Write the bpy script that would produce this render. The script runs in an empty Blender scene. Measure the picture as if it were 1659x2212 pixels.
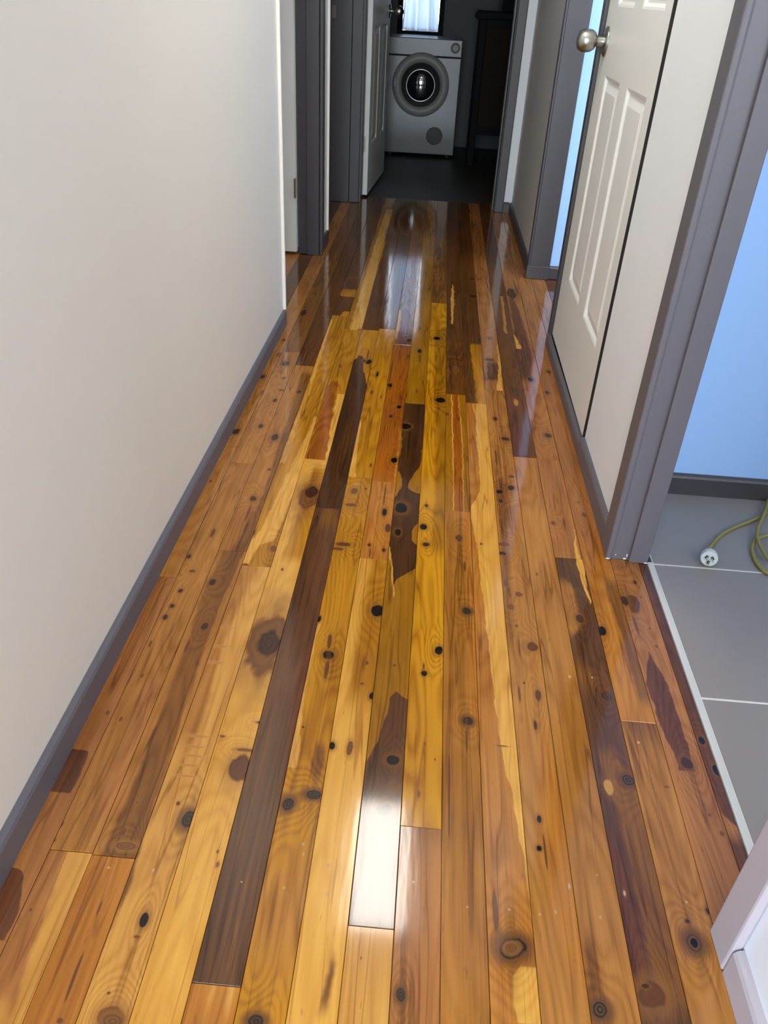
import bpy, bmesh, math, random
from mathutils import Vector, Matrix

random.seed(7)
SC = bpy.context.scene
COL = SC.collection

# ------------------------------------------------------------------ camera
CAM_H = 1.155
PPX, PPY = 829.5, 1106.0
VP = (971.4, -17.5)          # vanishing point of the floor boards
VV = (683.0, 3670.0)         # vanishing point of the verticals
FPX = math.sqrt(-((VV[0]-PPX)*(VP[0]-PPX) + (VV[1]-PPY)*(VP[1]-PPY)))
_fw = Vector((VP[0]-PPX, VP[1]-PPY, FPX)).normalized()
_dn = Vector((VV[0]-PPX, VV[1]-PPY, FPX)).normalized()
_rt = _dn.cross(_fw)
# rows: world X, Y, Z expressed in camera axes (x right, y down, z forward)
RW = (_rt, _fw, -_dn)

def ray(x, y):
    d = Vector((x-PPX, y-PPY, FPX))
    return Vector((RW[0].dot(d), RW[1].dot(d), RW[2].dot(d)))

def fl(x, y, z=0.0):
    """photo pixel -> point on the horizontal plane at height z"""
    d = ray(x, y)
    t = (z-CAM_H)/d.z
    return Vector((d.x*t, d.y*t, z))

def proj(X, Y, Z=0.0):
    v = Vector((X, Y, Z-CAM_H))
    c = RW[0]*v.x + RW[1]*v.y + RW[2]*v.z
    return FPX*c.x/c.z+PPX, FPX*c.y/c.z+PPY

cam_d = bpy.data.cameras.new('camera')
cam = bpy.data.objects.new('camera', cam_d)
COL.objects.link(cam)
right = Vector((RW[0].x, RW[1].x, RW[2].x))
down = Vector((RW[0].y, RW[1].y, RW[2].y))
fwd = Vector((RW[0].z, RW[1].z, RW[2].z))
m3 = Matrix((right, -down, -fwd)).transposed()
cam.matrix_world = Matrix.Translation((0, 0, CAM_H)) @ m3.to_4x4()
cam_d.sensor_fit = 'HORIZONTAL'
cam_d.sensor_width = 36.0
cam_d.lens = FPX/1659.0*36.0
cam_d.clip_start = 0.02
SC.camera = cam

# ------------------------------------------------------------------ world, daylight, exposure
SC.view_settings.view_transform = 'Standard'
SC.view_settings.look = 'None'
SC.view_settings.gamma = 1.0
SC.view_settings.exposure = 0.0
SC.view_settings.use_curve_mapping = False
w = bpy.data.worlds.new('sky')
SC.world = w
w.use_nodes = True
w.node_tree.nodes['Background'].inputs['Color'].default_value = (0.55, 0.72, 1.0, 1)
w.node_tree.nodes['Background'].inputs['Strength'].default_value = 1.0

def daylight(name, loc, rot, sx, sy, power, col):
    l = bpy.data.lights.new(name, 'AREA')
    l.shape = 'RECTANGLE'
    l.size = sx
    l.size_y = sy
    l.energy = power
    l.color = col
    o = bpy.data.objects.new(name, l)
    o.location = loc
    o.rotation_euler = rot
    COL.objects.link(o)
    return o

R90 = math.pi/2
# daylight panels: laundry window, and unseen windows assumed in living area and side rooms
daylight('daylight_living', (-0.3, -4.15, 1.45), (R90, 0, 0), 2.0, 1.3, 225, (0.80, 0.91, 1.0))
daylight('daylight_living_side', (-2.45, -1.6, 1.35), (0, -R90, 0), 1.5, 1.9, 62, (0.40, 0.66, 1.0))
daylight('daylight_bathroom', (1.5, -0.34, 1.5), (R90, 0, 0), 1.0, 1.1, 23, (0.84, 0.92, 1.0))  # unseen window, set opposite the blue far wall to light it
daylight('daylight_bedroom', (1.5, 2.22, 1.5), (R90, 0, 0), 1.0, 1.1, 62, (0.80, 0.92, 1.0))  # unseen window light, placed to brighten the thin blue wall strip
daylight('daylight_laundry', (-0.22, 8.02, 1.4), (-R90, 0, 0), 0.5, 1.1, 17, (0.88, 0.95, 1.0))
LAMP_HALL = 12.5
LAMP_LIVING = 7.0

# ------------------------------------------------------------------ helpers
def lin(c):
    return tuple(((v/255)/12.92 if v/255 <= 0.04045 else ((v/255+0.055)/1.055)**2.4) for v in c) + (1.0,)

def tag(o, label=None, cat=None, group=None, kind=None):
    if label: o['label'] = label
    if cat: o['category'] = cat
    if group: o['group'] = group
    if kind: o['kind'] = kind
    return o

def empty(name, loc=(0, 0, 0), rz=0.0):
    o = bpy.data.objects.new(name, None)
    o.location = loc
    o.rotation_euler = (0, 0, rz)
    o.empty_display_size = 0.1
    COL.objects.link(o)
    return o

class MB:
    """collects faces for ONE mesh object"""
    def __init__(self):
        self.bm = bmesh.new()
    def prism(self, pts, z0, z1):
        b = [self.bm.verts.new((p[0], p[1], z0)) for p in pts]
        t = [self.bm.verts.new((p[0], p[1], z1)) for p in pts]
        n = len(pts)
        self.bm.faces.new(list(reversed(b)))
        self.bm.faces.new(t)
        for i in range(n):
            j = (i+1) % n
            self.bm.faces.new((b[i], b[j], t[j], t[i]))
        return self
    def box(self, x0, x1, y0, y1, z0, z1):
        return self.prism([(x0, y0), (x1, y0), (x1, y1), (x0, y1)], z0, z1)
    def extrude_profile(self, prof, p0, p1, nx, ny):
        """profile (out, z) swept from p0 to p1; out is along (nx, ny)"""
        rings = []
        for p in (p0, p1):
            rings.append([self.bm.verts.new((p[0]+nx*o, p[1]+ny*o, z)) for o, z in prof])
        n = len(prof)
        for i in range(n):
            j = (i+1) % n
            self.bm.faces.new((rings[0][i], rings[0][j], rings[1][j], rings[1][i]))
        self.bm.faces.new(list(reversed(rings[0])))
        self.bm.faces.new(rings[1])
        return self
    def lathe(self, prof, seg=40, axis='z', c=(0, 0, 0), closed=False):
        """profile (radius, height along axis)"""
        rings = []
        for r, h in prof:
            ring = []
            for k in range(seg):
                a = 2*math.pi*k/seg
                u, v = r*math.cos(a), r*math.sin(a)
                if axis == 'z': q = (c[0]+u, c[1]+v, c[2]+h)
                elif axis == 'y': q = (c[0]+u, c[1]+h, c[2]+v)
                else: q = (c[0]+h, c[1]+u, c[2]+v)
                ring.append(self.bm.verts.new(q))
            rings.append(ring)
        for a, b in zip(rings[:-1], rings[1:]):
            for k in range(seg):
                j = (k+1) % seg
                self.bm.faces.new((a[k], a[j], b[j], b[k]))
        if not closed:
            self.bm.faces.new(list(reversed(rings[0])))
            self.bm.faces.new(rings[-1])
        return self
    def tube(self, pts, r, seg=10):
        pts = [Vector(p) for p in pts]
        rings = []
        for i, p in enumerate(pts):
            t = (pts[min(i+1, len(pts)-1)]-pts[max(i-1, 0)]).normalized()
            u = t.cross(Vector((0, 0, 1)))
            if u.length < 1e-4: u = t.cross(Vector((1, 0, 0)))
            u.normalize()
            v = u.cross(t)
            rings.append([self.bm.verts.new(p+u*r*math.cos(2*math.pi*k/seg)+v*r*math.sin(2*math.pi*k/seg)) for k in range(seg)])
        for a, b in zip(rings[:-1], rings[1:]):
            for k in range(seg):
                j = (k+1) % seg
                self.bm.faces.new((a[k], a[j], b[j], b[k]))
        self.bm.faces.new(list(reversed(rings[0])))
        self.bm.faces.new(rings[-1])
        return self
    def build(self, name, mat, parent=None, bevel=0.0, smooth=False, seg=2, origin=None):
        bm = self.bm
        bmesh.ops.recalc_face_normals(bm, faces=bm.faces[:])
        if origin is not None:
            bmesh.ops.translate(bm, verts=bm.verts[:], vec=-Vector(origin))
        if bevel > 0:
            ed = [e for e in bm.edges if len(e.link_faces) == 2 and e.calc_face_angle(0) > 0.6]
            bmesh.ops.bevel(bm, geom=ed, offset=bevel, segments=seg, profile=0.5, affect='EDGES', clamp_overlap=True)
        me = bpy.data.meshes.new(name)
        bm.to_mesh(me)
        bm.free()
        if smooth:
            for p in me.polygons: p.use_smooth = True
        me.materials.append(mat)
        o = bpy.data.objects.new(name, me)
        COL.objects.link(o)
        if origin is not None: o.location = origin
        if parent is not None: o.parent = parent
        return o

def struct(o, label, cat):
    return tag(o, label, cat, kind='structure')

# ------------------------------------------------------------------ materials
def mat_new(name):
    m = bpy.data.materials.new(name)
    m.use_nodes = True
    nt = m.node_tree
    return m, nt, nt.nodes['Principled BSDF']

def paint(name, rgb, rough=0.5, bump=0.0, bscale=90.0, var=0.03, metal=0.0, spec=0.5, coat=0.0):
    m, nt, b = mat_new(name)
    N, L = nt.nodes, nt.links
    tc = N.new('ShaderNodeTexCoord')
    nz = N.new('ShaderNodeTexNoise')
    nz.inputs['Scale'].default_value = 7.0
    nz.inputs['Detail'].default_value = 4.0
    L.new(tc.outputs['Object'], nz.inputs['Vector'])
    mx = N.new('ShaderNodeMix')
    mx.data_type = 'RGBA'
    c = lin(rgb)
    mx.inputs[6].default_value = tuple(v*(1-var) for v in c[:3])+(1,)
    mx.inputs[7].default_value = tuple(min(1, v*(1+var)) for v in c[:3])+(1,)
    L.new(nz.outputs['Fac'], mx.inputs[0])
    L.new(mx.outputs[2], b.inputs['Base Color'])
    b.inputs['Roughness'].default_value = rough
    b.inputs['Metallic'].default_value = metal
    b.inputs['Specular IOR Level'].default_value = spec
    b.inputs['Coat Weight'].default_value = coat
    if bump > 0:
        n2 = N.new('ShaderNodeTexNoise')
        n2.inputs['Scale'].default_value = bscale
        n2.inputs['Detail'].default_value = 3.0
        L.new(tc.outputs['Object'], n2.inputs['Vector'])
        bp = N.new('ShaderNodeBump')
        bp.inputs['Strength'].default_value = bump
        bp.inputs['Distance'].default_value = 0.002
        L.new(n2.outputs['Fac'], bp.inputs['Height'])
        L.new(bp.outputs['Normal'], b.inputs['Normal'])
    return m

M = {}
M['wall_cream'] = paint('wall_cream', (236, 231, 220), 0.55, 0.06, 160, 0.012)
M['wall_white'] = paint('wall_white', (236, 240, 246), 0.55, 0.06, 160, 0.012)
M['wall_grey'] = paint('wall_grey', (222, 221, 218), 0.55, 0.06, 160, 0.012)
M['wall_blue'] = paint('wall_daylight_blue', (158, 196, 244), 0.55, 0.06, 160, 0.012)  # blue of the daylight put into the wall colour
M['ceiling'] = paint('ceiling_white', (232, 230, 226), 0.7, 0.05, 120, 0.01)
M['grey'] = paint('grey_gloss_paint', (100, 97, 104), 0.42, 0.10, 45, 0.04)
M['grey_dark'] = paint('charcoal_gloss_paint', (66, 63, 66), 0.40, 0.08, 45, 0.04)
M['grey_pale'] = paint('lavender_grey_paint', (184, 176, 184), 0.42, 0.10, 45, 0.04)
M['door_white'] = paint('door_white', (240, 241, 238), 0.38, 0.04, 120, 0.012)
M['trim_white'] = paint('trim_white', (240, 237, 232), 0.45, 0.03, 100, 0.01)
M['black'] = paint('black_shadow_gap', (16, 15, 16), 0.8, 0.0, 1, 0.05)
M['steel'] = paint('satin_steel', (176, 177, 172), 0.28, 0.0, 1, 0.02, metal=1.0)
M['brass'] = paint('hinge_metal', (190, 186, 172), 0.3, 0.0, 1, 0.03, metal=1.0)
M['strip'] = paint('pale_metal_strip', (205, 203, 198), 0.4, 0.15, 60, 0.05)
M['tile'] = paint('grey_floor_tile', (142, 134, 130), 0.42, 0.12, 30, 0.06)
M['grout'] = paint('pale_grout', (226, 222, 214), 0.8, 0.2, 200, 0.05)
M['laundry_floor'] = paint('laundry_vinyl', (44, 40, 34), 0.5, 0.1, 40, 0.06)  # floor colour darkened for the dimness of the laundry
M['laundry_wall'] = paint('laundry_wall', (58, 63, 70), 0.6, 0.05, 120, 0.02)  # wall colour darkened to keep the laundry dim
M['dryer'] = paint('dryer_enamel_shaded', (98, 102, 104), 0.28, 0.0, 1, 0.01)  # white dryer, with the shade it stands in put into the colour
M['dryer_door'] = paint('dryer_door_plastic', (140, 143, 137), 0.45, 0.0, 1, 0.01)
M['dryer_dark'] = paint('dryer_dark_plastic', (27, 29, 27), 0.5, 0.0, 1, 0.03)
M['cab'] = paint('dark_cabinet_wood', (34, 25, 21), 0.7, 0.15, 60, 0.2, spec=0.1)
M['cab_black'] = paint('black_cabinet_frame', (10, 10, 11), 0.6, 0.1, 60, 0.1, spec=0.1)
M['cable'] = paint('yellow_green_cable', (146, 138, 66), 0.45, 0.2, 400, 0.12)
M['plug'] = paint('clear_plug_plastic', (208, 216, 214), 0.15, 0.0, 1, 0.02)
M['plug_dark'] = paint('plug_inner_dark', (34, 40, 40), 0.3, 0.0, 1, 0.05)
M['putty'] = paint('white_filler', (225, 225, 230), 0.5, 0.3, 200, 0.03)
M['base'] = paint('subfloor_timber', (40, 26, 16), 0.8, 0.0, 1, 0.1)
M['living'] = paint('living_floor_timber', (176, 118, 52), 0.3, 0.0, 1, 0.15)
M['pane'] = None

def emis(name, rgb, strength):
    m, nt, b = mat_new(name)
    b.inputs['Base Color'].default_value = lin(rgb)
    b.inputs['Emission Color'].default_value = lin(rgb)
    b.inputs['Emission Strength'].default_value = strength
    return m

def glass_mat(name):
    m, nt, b = mat_new(name)
    b.inputs['Base Color'].default_value = (0.95, 0.98, 1.0, 1)
    b.inputs['Roughness'].default_value = 0.02
    b.inputs['Transmission Weight'].default_value = 1.0
    b.inputs['IOR'].default_value = 1.45
    return m
M['pane'] = glass_mat('window_glass')

def glossy_dark_glass(name):
    m, nt, b = mat_new(name)
    b.inputs['Base Color'].default_value = (0.012, 0.015, 0.015, 1)
    b.inputs['Roughness'].default_value = 0.05
    b.inputs['Specular IOR Level'].default_value = 1.0
    b.inputs['Coat Weight'].default_value = 1.0
    b.inputs['Coat Roughness'].default_value = 0.03
    return m
M['porthole'] = glossy_dark_glass('porthole_glass')

def curtain_mat():
    m, nt, b = mat_new('sheer_curtain')
    N, L = nt.nodes, nt.links
    b.inputs['Base Color'].default_value = lin((214, 222, 232))
    b.inputs['Roughness'].default_value = 0.5
    tr = N.new('ShaderNodeBsdfTranslucent')
    tr.inputs['Color'].default_value = lin((226, 234, 244))
    ms = N.new('ShaderNodeMixShader')
    ms.inputs[0].default_value = 0.65
    L.new(b.outputs[0], ms.inputs[1])
    L.new(tr.outputs[0], ms.inputs[2])
    L.new(ms.outputs[0], N['Material Output'].inputs[0])
    return m
M['curtain'] = curtain_mat()

# ---- wood: node groups shared by every board --------------------------------
def grp(name, ins, outs):
    g = bpy.data.node_groups.new(name, 'ShaderNodeTree')
    for n, t in ins: g.interface.new_socket(n, in_out='INPUT', socket_type='NodeSocket'+t)
    for n, t in outs: g.interface.new_socket(n, in_out='OUTPUT', socket_type='NodeSocket'+t)
    return g, g.nodes.new('NodeGroupInput'), g.nodes.new('NodeGroupOutput')

class G:
    """tiny node-building shorthand"""
    def __init__(self, nt): self.nt = nt
    def put(self, sock, v):
        if hasattr(v, 'is_output'): self.nt.links.new(v, sock)
        else: sock.default_value = v
    def math(self, op, a, b=None, c=None, clamp=False):
        n = self.nt.nodes.new('ShaderNodeMath'); n.operation = op; n.use_clamp = clamp
        self.put(n.inputs[0], a)
        if b is not None: self.put(n.inputs[1], b)
        if c is not None: self.put(n.inputs[2], c)
        return n.outputs[0]
    def vec(self, op, a, b=None):
        n = self.nt.nodes.new('ShaderNodeVectorMath'); n.operation = op
        self.put(n.inputs[0], a)
        if b is not None: self.put(n.inputs[1], b)
        return n.outputs['Value'] if op in ('LENGTH', 'DOT_PRODUCT') else n.outputs[0]
    def noise(self, v, scale=1.0, detail=2.0, rough=0.5, color=False, dist=0.0):
        n = self.nt.nodes.new('ShaderNodeTexNoise')
        n.inputs['Scale'].default_value = scale
        n.inputs['Detail'].default_value = detail
        n.inputs['Roughness'].default_value = rough
        n.inputs['Distortion'].default_value = dist
        self.put(n.inputs['Vector'], v)
        return n.outputs['Color'] if color else n.outputs['Fac']
    def sep(self, v):
        n = self.nt.nodes.new('ShaderNodeSeparateXYZ'); self.put(n.inputs[0], v)
        return n.outputs
    def comb(self, x, y, z=0.0):
        n = self.nt.nodes.new('ShaderNodeCombineXYZ')
        for s, v in zip(n.inputs, (x, y, z)): self.put(s, v)
        return n.outputs[0]
    def rng(self, v, a, b, c=0.0, d=1.0, smooth=True):
        n = self.nt.nodes.new('ShaderNodeMapRange')
        n.interpolation_type = 'SMOOTHSTEP' if smooth else 'LINEAR'
        n.clamp = True
        for s, q in zip(n.inputs[:5], (v, a, b, c, d)): self.put(s, q)
        return n.outputs[0]
    def mix(self, f, a, b):
        n = self.nt.nodes.new('ShaderNodeMix'); n.data_type = 'RGBA'
        self.put(n.inputs[0], f); self.put(n.inputs[6], a); self.put(n.inputs[7], b)
        return n.outputs[2]
    def call(self, g, **kw):
        n = self.nt.nodes.new('ShaderNodeGroup'); n.node_tree = g
        for k, v in kw.items(): self.put(n.inputs[k.replace('_', ' ')], v)
        return n

def make_groups():
    # grain: returns a 0..1 light/dark factor
    g, i, o = grp('wood_grain', [('P', 'Vector'), ('Seed', 'Float'), ('Swirl', 'Float'), ('Figure', 'Float'), ('Stripe', 'Float')], [('Fac', 'Float'), ('Line', 'Float')])
    k = G(g)
    sd = k.comb(k.math('MULTIPLY', i.outputs['Seed'], 3.17), k.math('MULTIPLY', i.outputs['Seed'], 7.71), i.outputs['Seed'])
    p = k.vec('ADD', i.outputs['P'], sd)
    n1 = k.noise(k.vec('MULTIPLY', p, (13.0, 1.5, 1.0)), 1.0, 1.2)
    ring = k.math('ADD', n1, k.math('MULTIPLY', i.outputs['Swirl'], 0.30))
    sn = k.math('SINE', k.math('MULTIPLY', ring, 85.0))
    rg = k.math('POWER', k.math('MULTIPLY_ADD', sn, 0.5, 0.5), 0.6)
    n2 = k.noise(k.vec('MULTIPLY', p, (150.0, 2.2, 1.0)), 1.0, 3.0, 0.6)
    n3 = k.noise(k.vec('MULTIPLY', p, (700.0, 14.0, 1.0)), 1.0, 2.0)
    n4 = k.noise(k.vec('MULTIPLY', p, (16.0, 2.3, 1.0)), 1.0, 2.5)
    f = k.math('MULTIPLY_ADD', k.math('SUBTRACT', rg, 0.6), i.outputs['Figure'], 0.55)
    f = k.math('ADD', f, k.math('MULTIPLY', k.math('SUBTRACT', n2, 0.5), k.math('MULTIPLY', i.outputs['Stripe'], 2.4)))
    f = k.math('MULTIPLY_ADD', k.math('SUBTRACT', n3, 0.5), 0.35, f)
    f = k.math('MULTIPLY_ADD', k.math('SUBTRACT', n4, 0.5), 1.5, f)
    # thin dark growth lines and resin flecks
    n5 = k.noise(k.vec('MULTIPLY', p, (26.0, 1.1, 1.0)), 1.0, 2.0, 0.45)
    ln = k.rng(k.math('ABSOLUTE', k.math('SUBTRACT', k.math('FRACT', k.math('MULTIPLY', n5, 5.0)), 0.5)), 0.0, 0.09, 0.42, 0.0)
    n6 = k.noise(k.vec('MULTIPLY', p, (210.0, 34.0, 1.0)), 1.0, 1.0)
    fk = k.rng(n6, 0.70, 0.82, 0.0, 0.5)
    f = k.math('SUBTRACT', f, k.math('MULTIPLY', ln, 0.5), clamp=True)
    # broken checks along the grain
    n7 = k.noise(k.vec('MULTIPLY', p, (120.0, 7.0, 1.0)), 1.0, 2.0, 0.6, dist=0.6)
    ck = k.math('MULTIPLY', k.rng(k.math('ABSOLUTE', k.math('SUBTRACT', n7, 0.5)), 0.0, 0.012, 1.0, 0.0), k.rng(n4, 0.44, 0.28, 0.0, 0.5))
    msk = k.rng(n4, 0.62, 0.40, 0.25, 1.0)
    lo = k.math('MAXIMUM', k.math('MAXIMUM', k.math('MULTIPLY', k.math('MULTIPLY', ln, 1.5), msk), fk), ck)
    g.links.new(lo, o.inputs['Line'])
    g.links.new(f, o.inputs['Fac'])
    # swirl: growth rings bend around a knot
    s, i, o = grp('knot_swirl', [('P', 'Vector'), ('C', 'Vector'), ('S', 'Vector'), ('Amount', 'Float'), ('Prev', 'Float')], [('Sum', 'Float')])
    k = G(s)
    u = k.vec('DIVIDE', k.vec('SUBTRACT', i.outputs['P'], i.outputs['C']), i.outputs['S'])
    d2 = k.vec('DOT_PRODUCT', u, u)
    e = k.math('MULTIPLY', k.math('EXPONENT', k.math('MULTIPLY', d2, -1.0)), i.outputs['Amount'])
    s.links.new(k.math('ADD', e, i.outputs['Prev']), o.inputs['Sum'])
    # knot
    t, i, o = grp('knot_paint', [('Color', 'Color'), ('P', 'Vector'), ('N', 'Vector'), ('C', 'Vector'), ('S', 'Vector'), ('Core', 'Color'), ('Ring Color', 'Color'), ('Halo', 'Color'),
                                 ('Halo Amount', 'Float'), ('Tail', 'Float'), ('Rings', 'Float')], [('Color', 'Color')])
    k = G(t)
    q = k.vec('SUBTRACT', i.outputs['P'], i.outputs['C'])
    u = k.vec('DIVIDE', q, i.outputs['S'])
    u = k.vec('ADD', u, k.vec('MULTIPLY', i.outputs['N'], (1.15, 1.15, 0.0)))
    d = k.vec('LENGTH', u)
    sx = k.sep(u)
    core = k.rng(d, 0.80, 1.06, 1.0, 0.0)
    halo = k.math('MULTIPLY', k.rng(d, 0.95, 2.3, 1.0, 0.0), i.outputs['Halo Amount'])
    ax = k.rng(k.math('ABSOLUTE', sx[0]), 0.0, 0.8, 1.0, 0.0)
    ay = k.rng(k.math('ABSOLUTE', sx[1]), 1.0, 5.5, 1.0, 0.0)
    tail = k.math('MULTIPLY', k.math('MULTIPLY', ax, ay), i.outputs['Tail'])
    rs = k.math('MULTIPLY_ADD', k.math('SINE', k.math('MULTIPLY', d, 15.0)), 0.5, 0.5)
    cc = k.mix(k.math('MULTIPLY', rs, i.outputs['Rings']), i.outputs['Core'], i.outputs['Ring Color'])
    c1 = k.mix(k.math('MAXIMUM', halo, tail), i.outputs['Color'], i.outputs['Halo'])
    c2 = k.mix(core, c1, cc)
    t.links.new(c2, o.inputs['Color'])
    # heartwood / sapwood band between two traced borders
    b, i, o = grp('wood_band', [('Color', 'Color'), ('X', 'Float'), ('Y', 'Float'), ('L', 'Float'), ('R', 'Float'), ('Y0', 'Float'), ('Y1', 'Float'), ('Fac', 'Float'),
                                ('Dark', 'Color'), ('Light', 'Color'), ('Soft', 'Float'), ('Fade', 'Float')], [('Color', 'Color')])
    k = G(b)
    so = i.outputs['Soft']
    ng = k.math('MULTIPLY', so, -1.0)
    ml = k.rng(k.math('SUBTRACT', i.outputs['X'], i.outputs['L']), ng, so)
    mr = k.rng(k.math('SUBTRACT', i.outputs['R'], i.outputs['X']), ng, so)
    ya = k.rng(k.math('SUBTRACT', i.outputs['Y'], i.outputs['Y0']), 0.0, i.outputs['Fade'])
    yb = k.rng(k.math('SUBTRACT', i.outputs['Y1'], i.outputs['Y']), 0.0, i.outputs['Fade'])
    mk = k.math('MULTIPLY', k.math('MULTIPLY', ml, mr), k.math('MULTIPLY', ya, yb))
    bc = k.mix(i.outputs['Fac'], i.outputs['Dark'], i.outputs['Light'])
    b.links.new(k.mix(mk, i.outputs['Color'], bc), o.inputs['Color'])
    return g, s, t, b
GRAIN, SWIRL, KNOT, BAND = make_groups()

# light / dark tone of every kind of timber seen in the floor, figure, stripe
PAL = {
    'sap':    ((224, 168, 74), (192, 132, 44), 0.35, 0.30),
    'cream':  ((212, 156, 74), (176, 118, 46), 0.45, 0.35),
    'amber':  ((192, 132, 26), (146, 90, 10), 0.45, 0.45),
    'gold':   ((202, 142, 24), (164, 104, 8), 0.75, 0.25),
    'olive':  ((164, 110, 18), (126, 80, 8), 0.25, 0.45),
    'orange': ((188, 122, 42), (146, 84, 22), 0.35, 0.60),
    'honey':  ((176, 116, 42), (134, 82, 20), 0.30, 0.70),
    'rust':   ((166, 94, 22), (124, 62, 10), 0.30, 0.65),
    'tan':    ((182, 122, 54), (142, 88, 30), 0.40, 0.50),
    'pink':   ((176, 114, 58), (136, 82, 36), 0.40, 0.50),
    'umber':  ((138, 88, 34), (98, 56, 18), 0.35, 0.60),
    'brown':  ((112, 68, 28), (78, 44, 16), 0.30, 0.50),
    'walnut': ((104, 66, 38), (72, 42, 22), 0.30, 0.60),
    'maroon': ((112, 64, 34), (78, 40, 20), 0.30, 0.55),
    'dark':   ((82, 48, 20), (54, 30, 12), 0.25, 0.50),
}
KN = {  # core, ring colour, halo, halo amount, tail, rings
    'k': ((58, 32, 16), (84, 50, 24), (118, 72, 28), 0.6, 0.6, 0.4),
    'b': ((20, 10, 8), (30, 16, 10), (120, 72, 24), 0.55, 0.2, 0.2),
    'e': ((84, 52, 28), (124, 82, 46), (112, 66, 30), 0.9, 0.3, 0.55),
    's': ((112, 66, 30), (120, 72, 32), (150, 98, 46), 0.35, 0.5, 0.2),
    'd': ((104, 64, 32), (136, 88, 46), (150, 100, 46), 0.6, 0.15, 0.6),
    'n': ((120, 80, 40), (235, 205, 150), (170, 120, 60), 0.2, 0.0, 0.9),
    'c': ((104, 62, 28), (110, 66, 30), (140, 90, 42), 0.3, 0.1, 0.0),
    'f': ((176, 120, 60), (180, 124, 62), (190, 134, 70), 0.4, 0.0, 0.0),
    'p': ((180, 130, 58), (172, 122, 54), (160, 100, 50), 0.2, 0.0, 0.2),
    'o': ((42, 26, 15), (112, 80, 50), (92, 56, 28), 0.85, 0.5, 0.6),
    'h': ((92, 52, 24), (104, 62, 30), (140, 90, 40), 0.5, 0.2, 0.3),
    'g': ((42, 28, 20), (92, 70, 50), (96, 62, 32), 0.85, 0.5, 0.45),
}
WID = 0.0687
E0 = 0.0263
def edge(n): return E0+WID*n
XR_MAP = 0.07

def y_at(xc, ypx):
    a, b = 0.2, 9.0
    for _ in range(50):
        mdl = (a+b)/2
        if proj(xc, mdl)[1] > ypx: a = mdl
        else: b = mdl
    return (a+b)/2

def curve_node(k, pts, yn):
    n = k.nt.nodes.new('ShaderNodeFloatCurve')
    cm = n.mapping
    c = cm.curves[0]
    pts = sorted(pts)
    out = [pts[0]]
    for p in pts[1:]:
        if p[0]-out[-1][0] > 1e-4: out.append(p)
    if out[0][0] > 0: out.insert(0, (0.0, out[0][1]))
    if out[-1][0] < 1: out.append((1.0, out[-1][1]))
    c.points[0].location = out[0]
    c.points[1].location = out[-1]
    for p in out[1:-1]: c.points.new(*p)
    for p in c.points: p.handle_type = 'AUTO_CLAMPED'
    cm.extend = 'HORIZONTAL'
    cm.update()
    k.put(n.inputs['Value'], yn)
    # back to metres
    return k.math('MULTIPLY_ADD', n.outputs[0], 2*XR_MAP, -XR_MAP)

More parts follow.
